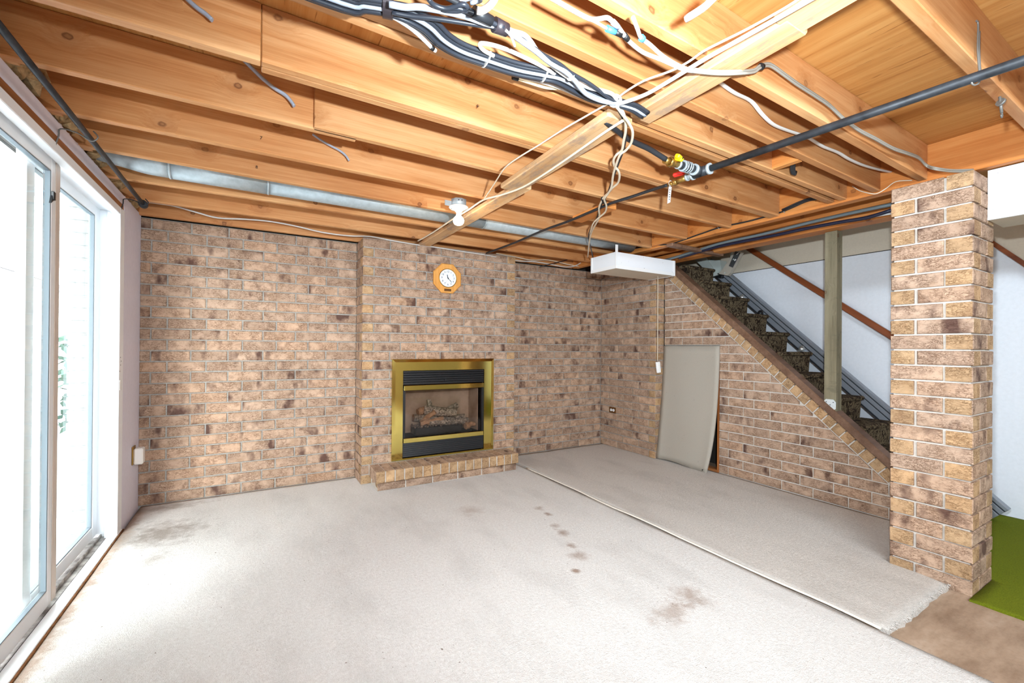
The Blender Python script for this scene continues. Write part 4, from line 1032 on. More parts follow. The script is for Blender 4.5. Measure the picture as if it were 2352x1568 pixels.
# cable runs, world coordinates in metres
CP = {
'bundle_core':[(0.1,1.264,2.17),(0.189,1.258,2.17),(0.245,1.236,2.17),(0.304,1.217,2.17),(0.363,1.209,2.17),(0.423,1.221,2.17),(0.48,1.253,2.17),(0.549,1.269,2.17),(0.635,1.266,2.17),(0.741,1.258,2.17),(0.842,1.234,2.17),(0.901,1.222,2.17),(1.009,1.236,2.17),(1.09,1.241,2.17),(1.169,1.233,2.17),(1.252,1.224,2.17),(1.331,1.238,2.17)],
'bundle_white_a':[(0.168,1.269,2.175),(0.213,1.266,2.175),(0.264,1.25,2.175),(0.308,1.233,2.175),(0.366,1.249,2.175),(0.436,1.259,2.175),(0.514,1.267,2.175)],
'bundle_white_cut':[(0.311,1.229,2.165),(0.341,1.236,2.165),(0.379,1.249,2.165),(0.422,1.272,2.165),(0.461,1.297,2.165),(0.476,1.304,2.165)],
'bundle_white_b':[(0.7,1.306,2.185),(0.769,1.306,2.185),(0.881,1.291,2.185),(0.956,1.287,2.185),(1.048,1.291,2.185),(1.148,1.282,2.185),(1.195,1.26,2.185)],
'bundle_clear':[(0.785,1.334,2.195),(0.846,1.332,2.195),(0.917,1.325,2.195),(0.972,1.3,2.195),(1.045,1.297,2.195)],
'grey_a':[(0.296,1.173,2.15),(0.336,1.161,2.15),(0.37,1.14,2.15),(0.428,1.121,2.15),(0.487,1.107,2.15),(0.543,1.102,2.15),(0.581,1.095,2.15),(0.619,1.095,2.15),(0.672,1.109,2.15),(0.728,1.123,2.15),(0.798,1.145,2.15),(0.871,1.157,2.15),(0.931,1.18,2.15),(1.008,1.218,2.15),(1.084,1.226,2.15),(1.149,1.212,2.15)],
'black_a':[(0.312,1.204,2.155),(0.361,1.19,2.155),(0.412,1.168,2.155),(0.481,1.143,2.155),(0.543,1.122,2.155),(0.587,1.106,2.155),(0.631,1.107,2.155),(0.708,1.117,2.155),(0.761,1.132,2.155),(0.837,1.143,2.155),(0.897,1.16,2.155),(0.983,1.173,2.155),(1.067,1.193,2.155),(1.147,1.21,2.155)],
'black_b':[(0.378,1.095,2.145),(0.399,1.107,2.145),(0.433,1.101,2.145),(0.461,1.067,2.145),(0.479,1.071,2.145),(0.46,1.094,2.145),(0.424,1.11,2.145),(0.453,1.087,2.145),(0.485,1.082,2.145),(0.519,1.08,2.145),(0.57,1.084,2.145),(0.598,1.083,2.145)],
'black_c':[(0.41,1.072,2.15),(0.447,1.074,2.15),(0.483,1.079,2.15),(0.527,1.089,2.15),(0.573,1.09,2.15),(0.601,1.089,2.15)],
'white_c':[(0.612,1.099,2.16),(0.637,1.101,2.16),(0.674,1.096,2.16),(0.709,1.111,2.16),(0.746,1.134,2.16),(0.817,1.164,2.16),(0.908,1.19,2.16),(1.005,1.199,2.16),(1.064,1.189,2.16),(1.111,1.187,2.16),(1.158,1.213,2.16)],
'white_tail':[(0.603,1.083,2.14),(0.625,1.093,2.14),(0.646,1.112,2.14),(0.661,1.128,2.14)],
'white_loop':[(0.865,1.206,2.165),(0.803,1.194,2.165),(0.743,1.188,2.165),(0.67,1.184,2.165),(0.616,1.189,2.165),(0.584,1.2,2.165),(0.585,1.212,2.165),(0.607,1.225,2.165),(0.644,1.231,2.165)],
'thick_white_end':[(0.498,0.932,2.1),(0.502,0.963,2.1),(0.499,0.989,2.1),(0.49,1.009,2.1),(0.48,1.013,2.1)],
'splice_a':[(0.667,0.953,2.17),(0.728,0.957,2.17),(0.802,0.959,2.17),(0.826,0.949,2.17),(0.847,0.93,2.17),(0.872,0.933,2.17),(0.902,0.941,2.17),(0.94,0.956,2.17),(0.976,0.968,2.17),(1.045,0.98,2.17),(1.119,0.975,2.17),(1.22,0.971,2.17),(1.258,0.961,2.17)],
'splice_b':[(0.808,0.954,2.165),(0.835,0.954,2.165),(0.87,0.956,2.165),(0.902,0.954,2.165),(0.926,0.954,2.165)],
'splice_c':[(0.914,0.896,2.175),(0.959,0.922,2.175),(0.995,0.942,2.175),(1.044,0.95,2.175),(1.122,0.966,2.175),(1.205,0.971,2.175),(1.271,0.965,2.175)],
'strip_thin':[(1.227,0.596,2.16),(1.227,0.65,2.16),(1.216,0.741,2.16),(1.201,0.812,2.16),(1.19,0.871,2.16),(1.193,0.929,2.16),(1.182,0.988,2.16),(1.147,1.07,2.16),(1.139,1.155,2.16),(1.145,1.217,2.16),(1.136,1.259,2.16),(1.123,1.367,2.16),(1.112,1.467,2.16),(1.104,1.616,2.16),(1.102,1.662,2.16),(1.09,1.82,2.16),(1.093,1.956,2.16),(1.134,2.122,2.16),(1.178,2.291,2.16),(1.214,2.438,2.16)],
'strip_thick':[(1.249,0.575,2.155),(1.243,0.658,2.155),(1.231,0.776,2.155),(1.22,0.885,2.155),(1.217,0.982,2.155),(1.212,1.089,2.155),(1.201,1.14,2.155),(1.175,1.202,2.155),(1.155,1.227,2.155)],
'strip_low':[(1.275,1.299,2.16),(1.278,1.41,2.16),(1.29,1.568,2.16),(1.301,1.714,2.16),(1.313,1.921,2.16),(1.314,2.143,2.16),(1.269,2.322,2.16),(1.217,2.455,2.16),(1.219,2.688,2.16),(1.212,2.938,2.16),(1.217,3.31,2.16),(1.212,3.556,2.16),(1.203,3.704,2.16)],
'hang_a':[(1.162,1.23,2.165),(1.22,1.252,2.165),(1.286,1.3,2.165),(1.352,1.364,2.165),(1.415,1.44,2.165),(1.471,1.508,2.165),(1.483,1.555,2.165),(1.515,1.609,2.165),(1.571,1.66,2.165),(1.626,1.691,2.165),(1.685,1.743,2.165),(1.744,1.817,2.165),(1.773,1.894,2.165),(1.805,1.957,2.165),(1.849,2.055,2.165),(1.954,2.21,2.165),(2.087,2.355,2.165),(2.188,2.511,2.165),(2.324,2.72,2.165),(2.552,3.014,2.165),(2.908,3.454,2.165)],
'hang_b':[(1.163,1.226,2.16),(1.242,1.265,2.16),(1.305,1.297,2.16),(1.37,1.341,2.16),(1.437,1.415,2.16),(1.47,1.48,2.16),(1.48,1.527,2.16),(1.543,1.62,2.16),(1.626,1.73,2.16),(1.728,1.849,2.16),(1.793,1.948,2.16),(1.841,2.034,2.16),(1.937,2.12,2.16),(2.022,2.225,2.16),(2.071,2.345,2.16),(2.137,2.482,2.16),(2.303,2.71,2.16)],
'hang_black':[(1.163,1.24,2.17),(1.221,1.273,2.17),(1.307,1.326,2.17),(1.389,1.398,2.17),(1.486,1.512,2.17),(1.587,1.652,2.17),(1.724,1.845,2.17),(1.839,2.006,2.17),(1.956,2.195,2.17),(2.099,2.391,2.17),(2.216,2.584,2.17),(2.41,2.853,2.17),(2.755,3.222,2.17),(2.997,3.477,2.17)],
'gas_black':[(1.296,1.403,2.19),(1.352,1.422,2.19),(1.417,1.443,2.19),(1.487,1.458,2.19),(1.586,1.476,2.19),(1.687,1.491,2.19)],
'gas_flex':[(2.01,1.611,2.17),(2.006,1.672,2.17),(2.002,1.794,2.17),(1.986,1.952,2.17),(1.963,2.099,2.17),(1.968,2.296,2.17),(1.975,2.596,2.17),(1.96,2.86,2.17),(1.975,3.362,2.17),(1.958,3.863,2.17)],
'red_branch':[(2.02,1.492,2.17),(2.01,1.532,2.17),(2.005,1.57,2.17),(2.01,1.611,2.17)],
'yellow_branch':[(2.032,1.507,2.18),(1.981,1.511,2.18),(1.914,1.5,2.18),(1.833,1.481,2.18),(1.77,1.477,2.18),(1.723,1.477,2.18),(1.669,1.476,2.18)],
'black_right_pipe':[(1.973,1.462,2.15),(2.081,0.372,2.15),(2.089,0.25,2.15)],
'left_pipe':[(-0.669,1.812,2.18),(-0.672,1.891,2.18),(-0.678,2.262,2.18),(-0.675,3.799,2.18)],
'header_black':[(3.335,1.419,2.362),(3.335,1.434,2.326),(3.335,1.475,2.289),(3.335,1.528,2.277),(3.335,1.611,2.28),(3.335,1.759,2.252),(3.335,1.886,2.246),(3.335,2.029,2.244),(3.335,2.168,2.25),(3.335,2.284,2.253),(3.335,2.494,2.236),(3.335,2.776,2.216),(3.335,3.011,2.251),(3.335,3.272,2.262)],
'flat_white':[(1.636,1.135,2.355),(1.695,1.135,2.344),(1.771,1.135,2.336),(1.883,1.135,2.336),(1.968,1.135,2.302),(2.056,1.135,2.28),(2.167,1.135,2.282),(2.297,1.135,2.292),(2.388,1.135,2.295),(2.518,1.135,2.287),(2.68,1.135,2.293),(2.804,1.135,2.286),(2.988,1.135,2.29),(3.247,1.135,2.315),(3.488,1.135,2.347)],
'double_grey':[(1.252,0.974,2.18),(1.34,0.938,2.18),(1.403,0.9,2.18),(1.514,0.905,2.224),(1.554,0.905,2.252),(1.617,0.905,2.28),(1.711,0.905,2.276),(1.804,0.905,2.269),(1.936,0.905,2.265),(2.06,0.905,2.258),(2.194,0.905,2.234),(2.338,0.905,2.224),(2.493,0.905,2.227),(2.687,0.905,2.228),(2.871,0.905,2.245),(3.014,0.905,2.255),(3.122,0.905,2.237),(3.084,0.856,2.195),(3.199,0.819,2.195),(3.279,0.763,2.195)],
'thin_header':[(3.33,1.328,2.3),(3.33,1.287,2.257),(3.33,1.23,2.222),(3.33,1.196,2.212),(3.33,1.153,2.229),(3.33,1.104,2.256),(3.33,1.029,2.239)],
'wall_white':[(-0.716,4.1,2.279),(-0.628,4.1,2.279),(-0.551,4.1,2.276),(-0.418,4.1,2.252),(-0.279,4.1,2.23),(-0.105,4.1,2.247),(0.078,4.1,2.257),(0.271,4.1,2.246),(0.475,4.1,2.223),(0.691,4.1,2.222),(0.88,4.1,2.24),(1.073,4,2.205),(1.299,4,2.197),(1.517,4,2.195),(1.746,4,2.188),(2.038,4,2.182),(2.426,4.1,2.187),(2.694,4.1,2.201),(2.935,4.1,2.191),(3.123,4.1,2.185),(3.265,4.1,2.215),(3.371,4.1,2.278),(3.438,4.1,2.338)],
'alcove_b':[(2.193,4.1,2.236),(2.409,4.1,2.228),(2.636,4.1,2.214),(2.873,4.1,2.24),(3.123,4.1,2.221),(3.318,4.1,2.209)],
'alcove_dark':[(2.74,4.08,2.148),(3.044,4.08,2.24),(3.301,4.08,2.329),(3.469,4.08,2.38)],
'end_a':[(-0.231,1.72,2.356),(-0.203,1.72,2.335),(-0.178,1.72,2.318),(-0.155,1.72,2.307),(-0.137,1.72,2.294)],
'end_b':[(-0.061,2.14,2.428),(-0.029,2.14,2.402),(0.011,2.14,2.37),(0.052,2.14,2.345),(0.094,2.14,2.328),(0.116,2.14,2.308),(0.13,2.14,2.289)],
'end_c':[(0.243,2.54,2.362),(0.286,2.54,2.34),(0.334,2.54,2.322),(0.383,2.54,2.305),(0.413,2.54,2.285),(0.429,2.54,2.262)],
'hot_white':[(0.963,0.652,2.1),(0.964,0.676,2.1),(0.97,0.711,2.1),(0.964,0.758,2.1)],
'hdr_grey':[(3.7,3.432,2.153),(3.7,2.97,2.177),(3.7,2.533,2.214),(3.7,2.128,2.213),(3.7,1.787,2.223),(3.7,1.496,2.226),(3.7,1.245,2.222)],
'hdr_navy':[(3.72,2.986,2.164),(3.72,2.547,2.194),(3.72,2.03,2.187),(3.72,1.796,2.188),(3.72,1.559,2.181),(3.72,1.398,2.173),(3.72,1.251,2.189)],
'hdr_white':[(3.74,2.661,2.19),(3.74,2.346,2.197),(3.74,2.188,2.187),(3.74,1.971,2.195),(3.74,1.743,2.192),(3.74,1.539,2.186),(3.74,1.38,2.177),(3.74,1.258,2.17)],
}
# ---------------------------------------------------------------- pipes
def cable(name, key, r, mat, label, cat, group=None, flat=1.0, seg=8, extra=None):
    P = CP[key] if isinstance(key, str) else key
    c = Vector(P[len(P) // 2]); bm = bmesh.new()
    tube(bm, [Vector(q) - c for q in P], r, seg, 4, flat)
    o = obj(name, bm, mat); o.location = c
    tag(o, label, cat, group); return o
def strand(name, P, r, mat, parent, off=(0, 0, 0), seg=8, n=4, flat=1.0):
    bm = bmesh.new(); tube(bm, [Vector(q) + Vector(off) - parent.location for q in P], r, seg, n, flat)
    return obj(name, bm, mat, parent)
def ring_on(P, i, r, w_, mat, parent, name, P2=None):
    a = Vector(P[i]); b = Vector(P[i + 1]); d = (b - a).normalized()
    bm = bmesh.new(); cyl(bm, a - d * w_ / 2 - parent.location, a + d * w_ / 2 - parent.location, r, seg=14); return obj(name, bm, mat, parent)
# black gas pipe on the right
gp = empty('gas_pipe', (1.99, 1.44, 2.15)); tag(gp, 'black iron gas pipe with a tee, yellow valve and red valve', 'pipe')
G = lambda x, y, z: (x - 1.99, y - 1.44, z - 2.15)
bm = bmesh.new(); cyl(bm, G(1.973, 1.43, 2.15), G(2.10, 0.15, 2.15), 0.0165, seg=18); obj('pipe_run', bm, M_IRON, gp)
T = Vector((1.972, 1.452, 2.15))
bm = bmesh.new(); cyl(bm, G(*(T + Vector((0.005, -.045, 0)))), G(*(T + Vector((-.003, .045, 0)))), 0.025, seg=18); cyl(bm, G(*T), G(*(T + Vector((-.05, .0, 0)))), 0.025, seg=18); obj('tee_fitting', bm, M_IRON, gp)
bm = bmesh.new()
for p_, q_ in (((0.004, -.04, 0), (0.005, -.054, 0)), ((-.003, .04, 0), (-.004, .052, 0)), ((-.045, 0, 0), (-.058, 0, 0))): cyl(bm, G(*(T + Vector(p_))), G(*(T + Vector(q_))), 0.028, seg=18)
obj('tee_collar', bm, M_GALV, gp)
def seg_(name, x0, x1, r, mat, seg=16):
    bm = bmesh.new(); y = T.y + 0.0
    cyl(bm, G(x0, y + (T.x - x0) * 0.02, 2.152), G(x1, y + (T.x - x1) * 0.02, 2.152), r, seg=seg); return obj(name, bm, mat, gp)
seg_('nipple', 1.915, 1.88, 0.019, M_IRON); un = seg_('union', 1.88, 1.835, 0.026, M_IRON, 8)
for x in (1.882, 1.868, 1.850, 1.836): seg_('union_ring', x + .003, x - .003, 0.0275, M_GALV)
seg_('nipple', 1.835, 1.80, 0.019, M_IRON); seg_('collar', 1.808, 1.796, 0.022, M_GALV)
vb = seg_('yellow_valve_body', 1.796, 1.735, 0.019, M_BRASSD, 8); seg_('hex_nut', 1.755, 1.735, 0.024, M_BRASSD, 6); seg_('brass_adapter', 1.735, 1.705, 0.016, M_BRASSD, 10)
bm = bmesh.new(); box(bm, -.024, .024, -.014, .014, -.010, .010, .005); box(bm, -.006, .006, -.02, .02, -.016, .0, .002); yh = obj('yellow_handle', bm, M_YELLOW, gp); yh.location = G(1.772, T.y - .026, 2.168); yh.rotation_euler = (0.5, 0.2, 0.2)
bm = bmesh.new(); cyl(bm, (0, -.0205, .002), (0, -.0225, .002), .004, seg=8); obj('handle_screw', bm, M_BLACK, yh)
# branch to the far side with the red valve
def sy(name, y0, y1, r, mat, seg=16, z=2.15):
    bm = bmesh.new(); cyl(bm, G(T.x + .02 * (y0 - T.y), y0, z), G(T.x + .02 * (y1 - T.y), y1, z), r, seg=seg); return obj(name, bm, mat, gp)
sy('nipple', 1.50, 1.53, .017, M_GALV); sy('collar', 1.528, 1.54, .02, M_GALV); sy('red_valve_body', 1.54, 1.60, .016, M_BRASSD, 8); sy('hex_nut', 1.60, 1.625, .018, M_BRASSD, 6); sy('brass_adapter', 1.625, 1.66, .012, M_BRASSD)
bm = bmesh.new(); box(bm, -.012, .012, -.034, .034, -.008, .012, .006); rh = obj('red_handle', bm, M_RED, gp); rh.location = G(T.x - .012, 1.58, 2.178); rh.rotation_euler = (0.1, 0.5, 0.1)
# flexible lines
cable('gas_hose', [(1.708, 1.452, 2.155), (1.66, 1.458, 2.17), (1.60, 1.462, 2.185), (1.52, 1.46, 2.19), (1.45, 1.448, 2.19), (1.39, 1.43, 2.19), (1.33, 1.41, 2.19), (1.27, 1.40, 2.20)], 0.0125, M_CABLEB, 'thick black gas hose leading to the yellow valve', 'hose')
cable('gas_hose', [(1.975, 1.66, 2.15)] + [tuple(q) for q in CP['gas_flex'][2:]], 0.0095, M_CABLEB, 'thin black gas hose running from the red valve to the chimney', 'hose')
tg = empty('paper_tag', (1.965, 1.64, 2.13)); tag(tg, 'narrow grey paper tag hanging below the red valve', 'tag')
bm = bmesh.new(); prism(bm, [(-.008, 0), (.008, 0), (.006, -.085), (-.010, -.095)], -.0008, .0008); o = obj('paper_strip', bm, M_PAPER, tg); o.rotation_euler = (0, 0.06, -0.5)
for k in range(5):
    bm = bmesh.new(); box(bm, -.004, .003, -.0014, -.0008, -.02 - k * .013, -.015 - k * .013); q = obj('writing', bm, M_BLACK, o)
bm = bmesh.new(); tube(bm, [(0, 0, 0), (-.008, 0.004, .02), (0.0, -.004, .035), (.008, 0, .018), (0, 0, 0)], .0012, 5, 3); obj('tag_wire', bm, M_CABLEW, tg)
# black pipe on the left
lg = empty('gas_pipe', (-0.672, 2.7, 2.18)); tag(lg, 'black iron pipe along the left wall above the patio door', 'pipe')
bm = bmesh.new(); cyl(bm, (0.0, -1.6, 0), (-0.003, 1.075, 0), 0.0125, seg=16); obj('pipe_run', bm, M_IRON, lg)
bm = bmesh.new(); lathe(bm, [(0.015, -0.03), (0.024, -0.028), (0.026, 0.0), (0.025, 0.016), (0.014, 0.024)], (0, 0, 0), 16); o = obj('end_cap', bm, M_IRON, lg); o.location = (-0.003, 1.09, 0); o.rotation_euler = (-HP, 0, 0)
for y, lab in ((2.66, 'bent wire hook holding the black pipe midway above the patio door'), (3.72, 'bent wire hook holding the black pipe near its end cap')):
    w_ = empty('pipe_hook', (XL + .01, y, 2.17)); tag(w_, lab, 'hook')
    bm = bmesh.new(); tube(bm, [(-.008, 0, -.07), (.004, 0, -.02), (.01, 0, .012), (.06, 0.01, .012), (.10, 0.02, -.010), (.118, 0.02, -.005), (.128, .02, .015), (.112, .02, .036)], .0032, 6, 4); obj('hook_wire', bm, M_WIRE if y < 3 else M_IRON, w_)
# hanger and screw hook near the pillar
hg = empty('pipe_hanger', (2.10, 0.484, 2.15)); tag(hg, 'bent wire hanger nailed to the joist holding the right black pipe', 'hook')
bm = bmesh.new(); tube(bm, [(-.012, -.004, .20), (.0, -.006, .19), (-.004, -.006, .10), (-.008, -.012, .0), (-.02, -.006, -.020), (-.036, .0, -.018), (-.040, 0.0, .01)], .003, 6, 4); obj('hanger_wire', bm, M_WIRE, hg)
bm = bmesh.new(); tube(bm, [(.022, -.004, .172), (.012, -.006, .165), (.012, -.006, .09), (.0, -.012, .01)], .003, 6, 4); obj('hanger_wire', bm, M_WIRE, hg)
sh = empty('screw_hook', (2.49, 0.507, 2.192)); tag(sh, 'small steel eye screw under the last joist before the bulkhead', 'hook')
bm = bmesh.new(); cyl(bm, (0.004, -.004, .010), (-.003, -.001, .013), .015, seg=14); cyl(bm, (-.002, 0, .035), (.006, -.004, -.03), .0045, seg=8); tube(bm, [(.006, -.004, -.03), (.014, -.004, -.038), (.006, -.004, -.048), (-.002, -.004, -.038)], .003, 6, 3); obj('eye_screw', bm, M_WIRE, sh)

# ---------------------------------------------------------------- cables
# the big bundle: each strand is a part
core = [(-0.5, 1.29, 2.2), (-0.15, 1.28, 2.185)] + CP['bundle_core'][1:]
CP['bundle_white_a'] = [(-0.5, 1.32, 2.2), (-0.15, 1.30, 2.19)] + CP['bundle_white_a']
cb = empty('cable_bundle', core[9]); tag(cb, 'thick taped bundle of dark grey cables sagging under the joists', 'cables')
def offs(P, a, b, taper=True):
    out = []; n = len(P)
    for i, q in enumerate(P):
        d = (Vector(P[min(i + 1, n - 1)]) - Vector(P[max(i - 1, 0)])).normalized(); s = d.cross(Vector((0, 0, 1))).normalized()
        sp = 1.0
        if 3 <= i <= 4: sp = 0.75
        if i > n - 4: sp = 0.6
        out.append(Vector(q) + s * a * sp + Vector((0, 0, b)))
    return out
for a, b, m in ((-.030, 0, M_CABLED), (-.018, -.005, M_CABLED), (-.006, .001, M_CABLED), (.006, -.005, M_CABLEG), (.018, -.001, M_CABLED), (.030, .001, M_CABLED), (0, .012, M_CABLED)):
    strand('cable_strand', offs(core, a, b), 0.0070, m, cb, seg=8)
def wrap(P, i, rx, w_, mat, parent, name):
    a = Vector(P[i]); d = (Vector(P[i + 1]) - Vector(P[i - 1])).normalized(); s = d.cross(Vector((0, 0, 1))).normalized()
    bm = bmesh.new(); seg = 16; A = []; 
    for e in (-1, 1):
        A.append([bm.verts.new(a + d * w_ / 2 * e + s * rx * math.cos(2 * math.pi * k / seg) + Vector((0, 0, .017 * math.sin(2 * math.pi * k / seg))) - parent.location) for k in range(seg)])
    for k in range(seg): bm.faces.new((A[0][k], A[0][(k + 1) % seg], A[1][(k + 1) % seg], A[1][k]))
    bm.faces.new(A[0][::-1]); bm.faces.new(A[1]); bmesh.ops.recalc_face_normals(bm, faces=bm.faces[:])
    return obj(name, bm, mat, parent)
wrap(core, 4, .034, .028, M_TAPE, cb, 'tape_wrap')
wrap(core, 11, .036, .005, M_CABLEW, cb, 'cable_tie'); wrap(core, 9, .038, .004, M_CABLEW, cb, 'cable_tie')
cable('electric_cable', 'bundle_white_a', .0068, M_CABLEW, 'white cable taped along the dark bundle at the top edge', 'cable')
cw = empty('electric_cable', CP['bundle_white_cut'][2]); tag(cw, 'short white cable with a clear cut end below the dark bundle', 'cable')
strand('sheath', CP['bundle_white_cut'], .0062, M_CABLEW, cw)
ring_on(CP['bundle_white_cut'], 4, .0075, .012, M_BLACK, cw, 'end_band')
cable('electric_cable', 'bundle_white_b', .0062, M_CABLEW, 'white cable below the dark bundle, running to the strapping crossing', 'cable')
cx_ = empty('electric_cable', CP['bundle_clear'][2]); tag(cx_, 'clear tan cable with a black end band below the dark bundle', 'cable')
strand('sheath', CP['bundle_clear'], .0055, M_CLEAR, cx_); ring_on(CP['bundle_clear'], 0, .009, .022, M_BLACK, cx_, 'end_band')
b2 = empty('cable_bundle', CP['black_a'][6]); tag(b2, 'second cable bundle of grey, black and white wires wrapped in black tape', 'cables')
strand('grey_strand', CP['grey_a'], .0085, M_CABLEG, b2); strand('black_strand', CP['black_a'], .0065, M_CABLED, b2); strand('looped_strand', CP['black_b'], .0065, M_CABLED, b2); strand('black_strand', CP['black_c'], .007, M_CABLEB, b2); strand('white_strand', CP['white_c'], .007, M_CABLEW, b2); strand('white_tail', CP['white_tail'], .004, M_CABLEW, b2)
strand('black_strand', CP['black_c'][1:], .006, M_CABLED, b2, (0.02, 0.012, .006)); strand('looped_strand', [Vector(q) + Vector((.03, -.02, .02)) for q in CP['black_b'][:6]], .006, M_CABLEG, b2)
ta = [Vector(q) for q in CP['black_a']]
def wrap2(p0, p1, r, mat, parent, name):
    bm = bmesh.new(); cyl(bm, Vector(p0) - parent.location, Vector(p1) - parent.location, r, r * .9, seg=14); return obj(name, bm, mat, parent)
wrap2((.572, 1.093, 2.15), (.615, 1.097, 2.153), .020, M_TAPE, b2, 'tape_wrap')
wrap2((.50, 1.079, 2.15), (.56, 1.086, 2.15), .0155, M_CABLEB, b2, 'taped_section')
wrap2((.905, 1.170, 2.15), (.909, 1.172, 2.15), .014, M_CABLEW, b2, 'cable_tie')
cable('electric_cable', 'white_loop', .0062, M_CABLEW, 'white cable doubled back in a narrow loop beside the dark bundle', 'cable')
cable('electric_cable', 'thick_white_end', .0092, M_CABLEW, 'thick white cable end dangling at the top edge of the view', 'cable')
cable('electric_cable', 'hot_white', .0092, M_CABLEW, 'short thick white cable stub glowing brightly close to the flash', 'cable')
sp_ = empty('spliced_cable', CP['splice_a'][8]); tag(sp_, 'white spliced cable with blue and black connectors under the joists', 'cable')
strand('cable_sheath', CP['splice_a'], .0062, M_CABLEW, sp_); strand('cable_branch', CP['splice_b'], .004, M_CABLEW, sp_); strand('cable_branch', CP['splice_c'], .006, M_CABLEW, sp_)
wrap2(CP['splice_b'][2], CP['splice_b'][3], .009, M_BLUE, sp_, 'blue_connector'); wrap2(CP['splice_b'][3], CP['splice_b'][4], .008, M_BLACK, sp_, 'black_connector')
wrap2(CP['splice_a'][5], CP['splice_a'][6], .008, M_CABLEG, sp_, 'bare_splice'); wrap2(CP['splice_a'][7], Vector(CP['splice_a'][7]).lerp(Vector(CP['splice_a'][8]), .6), .009, M_BLACK, sp_, 'tape_band')
wrap2(Vector(CP['splice_c'][2]), Vector(CP['splice_c'][2]).lerp(Vector(CP['splice_c'][3]), .25), .010, M_BLUE, sp_, 'blue_band')
cable('electric_cable', 'strip_thin', .0036, M_CABLEI, 'thin ivory wire running beside the strapping boards', 'cable')
cable('electric_cable', 'strip_thick', .0068, M_CABLEW, 'thick white cable along the nearest strapping board', 'cable')
cable('electric_cable', 'strip_low', .0058, M_CABLEI, 'ivory cable along the strapping boards toward the clock chimney', 'cable')
hk = empty('cable_bundle', CP['hang_a'][10]); tag(hk, 'twisted ivory and black cables trailing from the crossing to the tile box', 'cables')
strand('ivory_strand', CP['hang_a'], .0062, M_CABLEI, hk); strand('ivory_strand', CP['hang_b'], .0058, M_CABLEI, hk, (0, 0, -.006)); strand('black_strand', CP['hang_black'], .0058, M_CABLEB, hk, (0, 0, .006))
wrap2(Vector(CP['hang_a'][14]), Vector(CP['hang_a'][14]) + Vector((.06, .05, 0)), .014, M_BLACK, hk, 'black_clip')
wrap2(Vector(CP['hang_a'][0]) + Vector((-.01, -.012, 0)), Vector(CP['hang_a'][0]) + Vector((-.004, -.004, 0)), .026, M_CABLEW, hk, 'cable_tie')
hb = empty('cable_bundle', CP['header_black'][5]); tag(hb, 'black cables dropping from a bay and running along the stair header', 'cables')
strand('black_strand', CP['header_black'], .0062, M_CABLEB, hb)
for dx, dz in ((-.012, 0), (-.006, .012), (-.02, .008)): strand('black_strand', CP['header_black'][:6], .006, M_CABLEB, hb, (dx, 0, dz))
for i in (5, 9, 12):
    q = Vector(CP['header_black'][i]) - hb.location; bm = bmesh.new(); tube(bm, [q + Vector((.006, -.006, -.012)), q + Vector((-.007, -.003, -.002)), q + Vector((-.007, .003, .004)), q + Vector((.006, .006, .012))], .0022, 6, 3); obj('cable_staple', bm, M_GALV, hb)
bb = empty('cable_loop', (2.53, 1.30, 2.30)); tag(bb, 'small loop of black cables poking out beside the blocking piece', 'cables')
for dx in (0, .014, .028):
    bm = bmesh.new(); tube(bm, [(-.03 + dx, -.02, .08), (-.02 + dx, -.02, .0), (.01 + dx, .0, -.06), (.06 + dx, .02, -.075), (.09 + dx, .03, -.05)], .007, 8, 4); obj('black_strand', bm, M_CABLEB, bb)
fw_ = cable('electric_cable', 'flat_white', .0095, M_CABLEW, 'flat white cable wandering along a joist behind the right pipe', 'cable', flat=.5)
dg = empty('electric_cable', CP['double_grey'][9]); tag(dg, 'pair of grey cables clipped along the joist nearest the pillar', 'cable')
strand('grey_strand', CP['double_grey'], .0048, M_CABLET, dg, (0, 0, .004)); strand('grey_strand', CP['double_grey'], .0048, M_CABLET, dg, (0, -.002, -.006))
wrap2(Vector(CP['double_grey'][4]) + Vector((0, -.001, 0)), Vector(CP['double_grey'][4]) + Vector((.016, -.001, .004)), .012, M_BLACK, dg, 'black_band')
cable('electric_cable', 'thin_header', .003, M_CABLEI, 'thin looping wire pinned to the header above the pillar', 'cable')
cable('electric_cable', 'wall_white', .006, M_CABLEW, 'white cable running along the top of the back brick wall', 'cable')
cable('electric_cable', 'alcove_b', .005, M_CABLEI, 'ivory cable above the brick alcove right of the chimney', 'cable')
cable('electric_cable', 'alcove_dark', .005, M_CABLEB, 'dark cable crossing above the brick alcove', 'cable')
cable('cut_cable', 'end_a', .0105, M_CABLEG, 'cut grey cable end on the nearest joist, top left', 'cable', flat=.6)
cable('cut_cable', 'end_b', .0115, M_CABLEG, 'cut grey cable end drooping before the second joist gap', 'cable', flat=.6)
cable('cut_cable', 'end_c', .0085, M_CABLEG, 'small cut grey cable end drooping above the galvanised duct', 'cable', flat=.6)
cable('electric_cable', 'hdr_grey', .013, M_CABLES, 'thick slate grey cable in the stair header gap, uppermost of three', 'cable')
cable('electric_cable', 'hdr_navy', .013, M_NAVY, 'navy cable in the stair header gap between grey and white', 'cable')
cable('electric_cable', 'hdr_white', .0065, M_CABLEW, 'white cable in the stair header gap above the timber post', 'cable')
# faint stamps on the joists
for body, loc in (('8', (-0.014, 2.958, 2.279)), ('P', (0.833, 1.741, 2.298)), ('7', (0.006, 2.565, 2.293))):
    text('stamp_mark', body, 0.024, loc, (HP, 0, 0.02), M_BLACK, ceil, 0.0002)
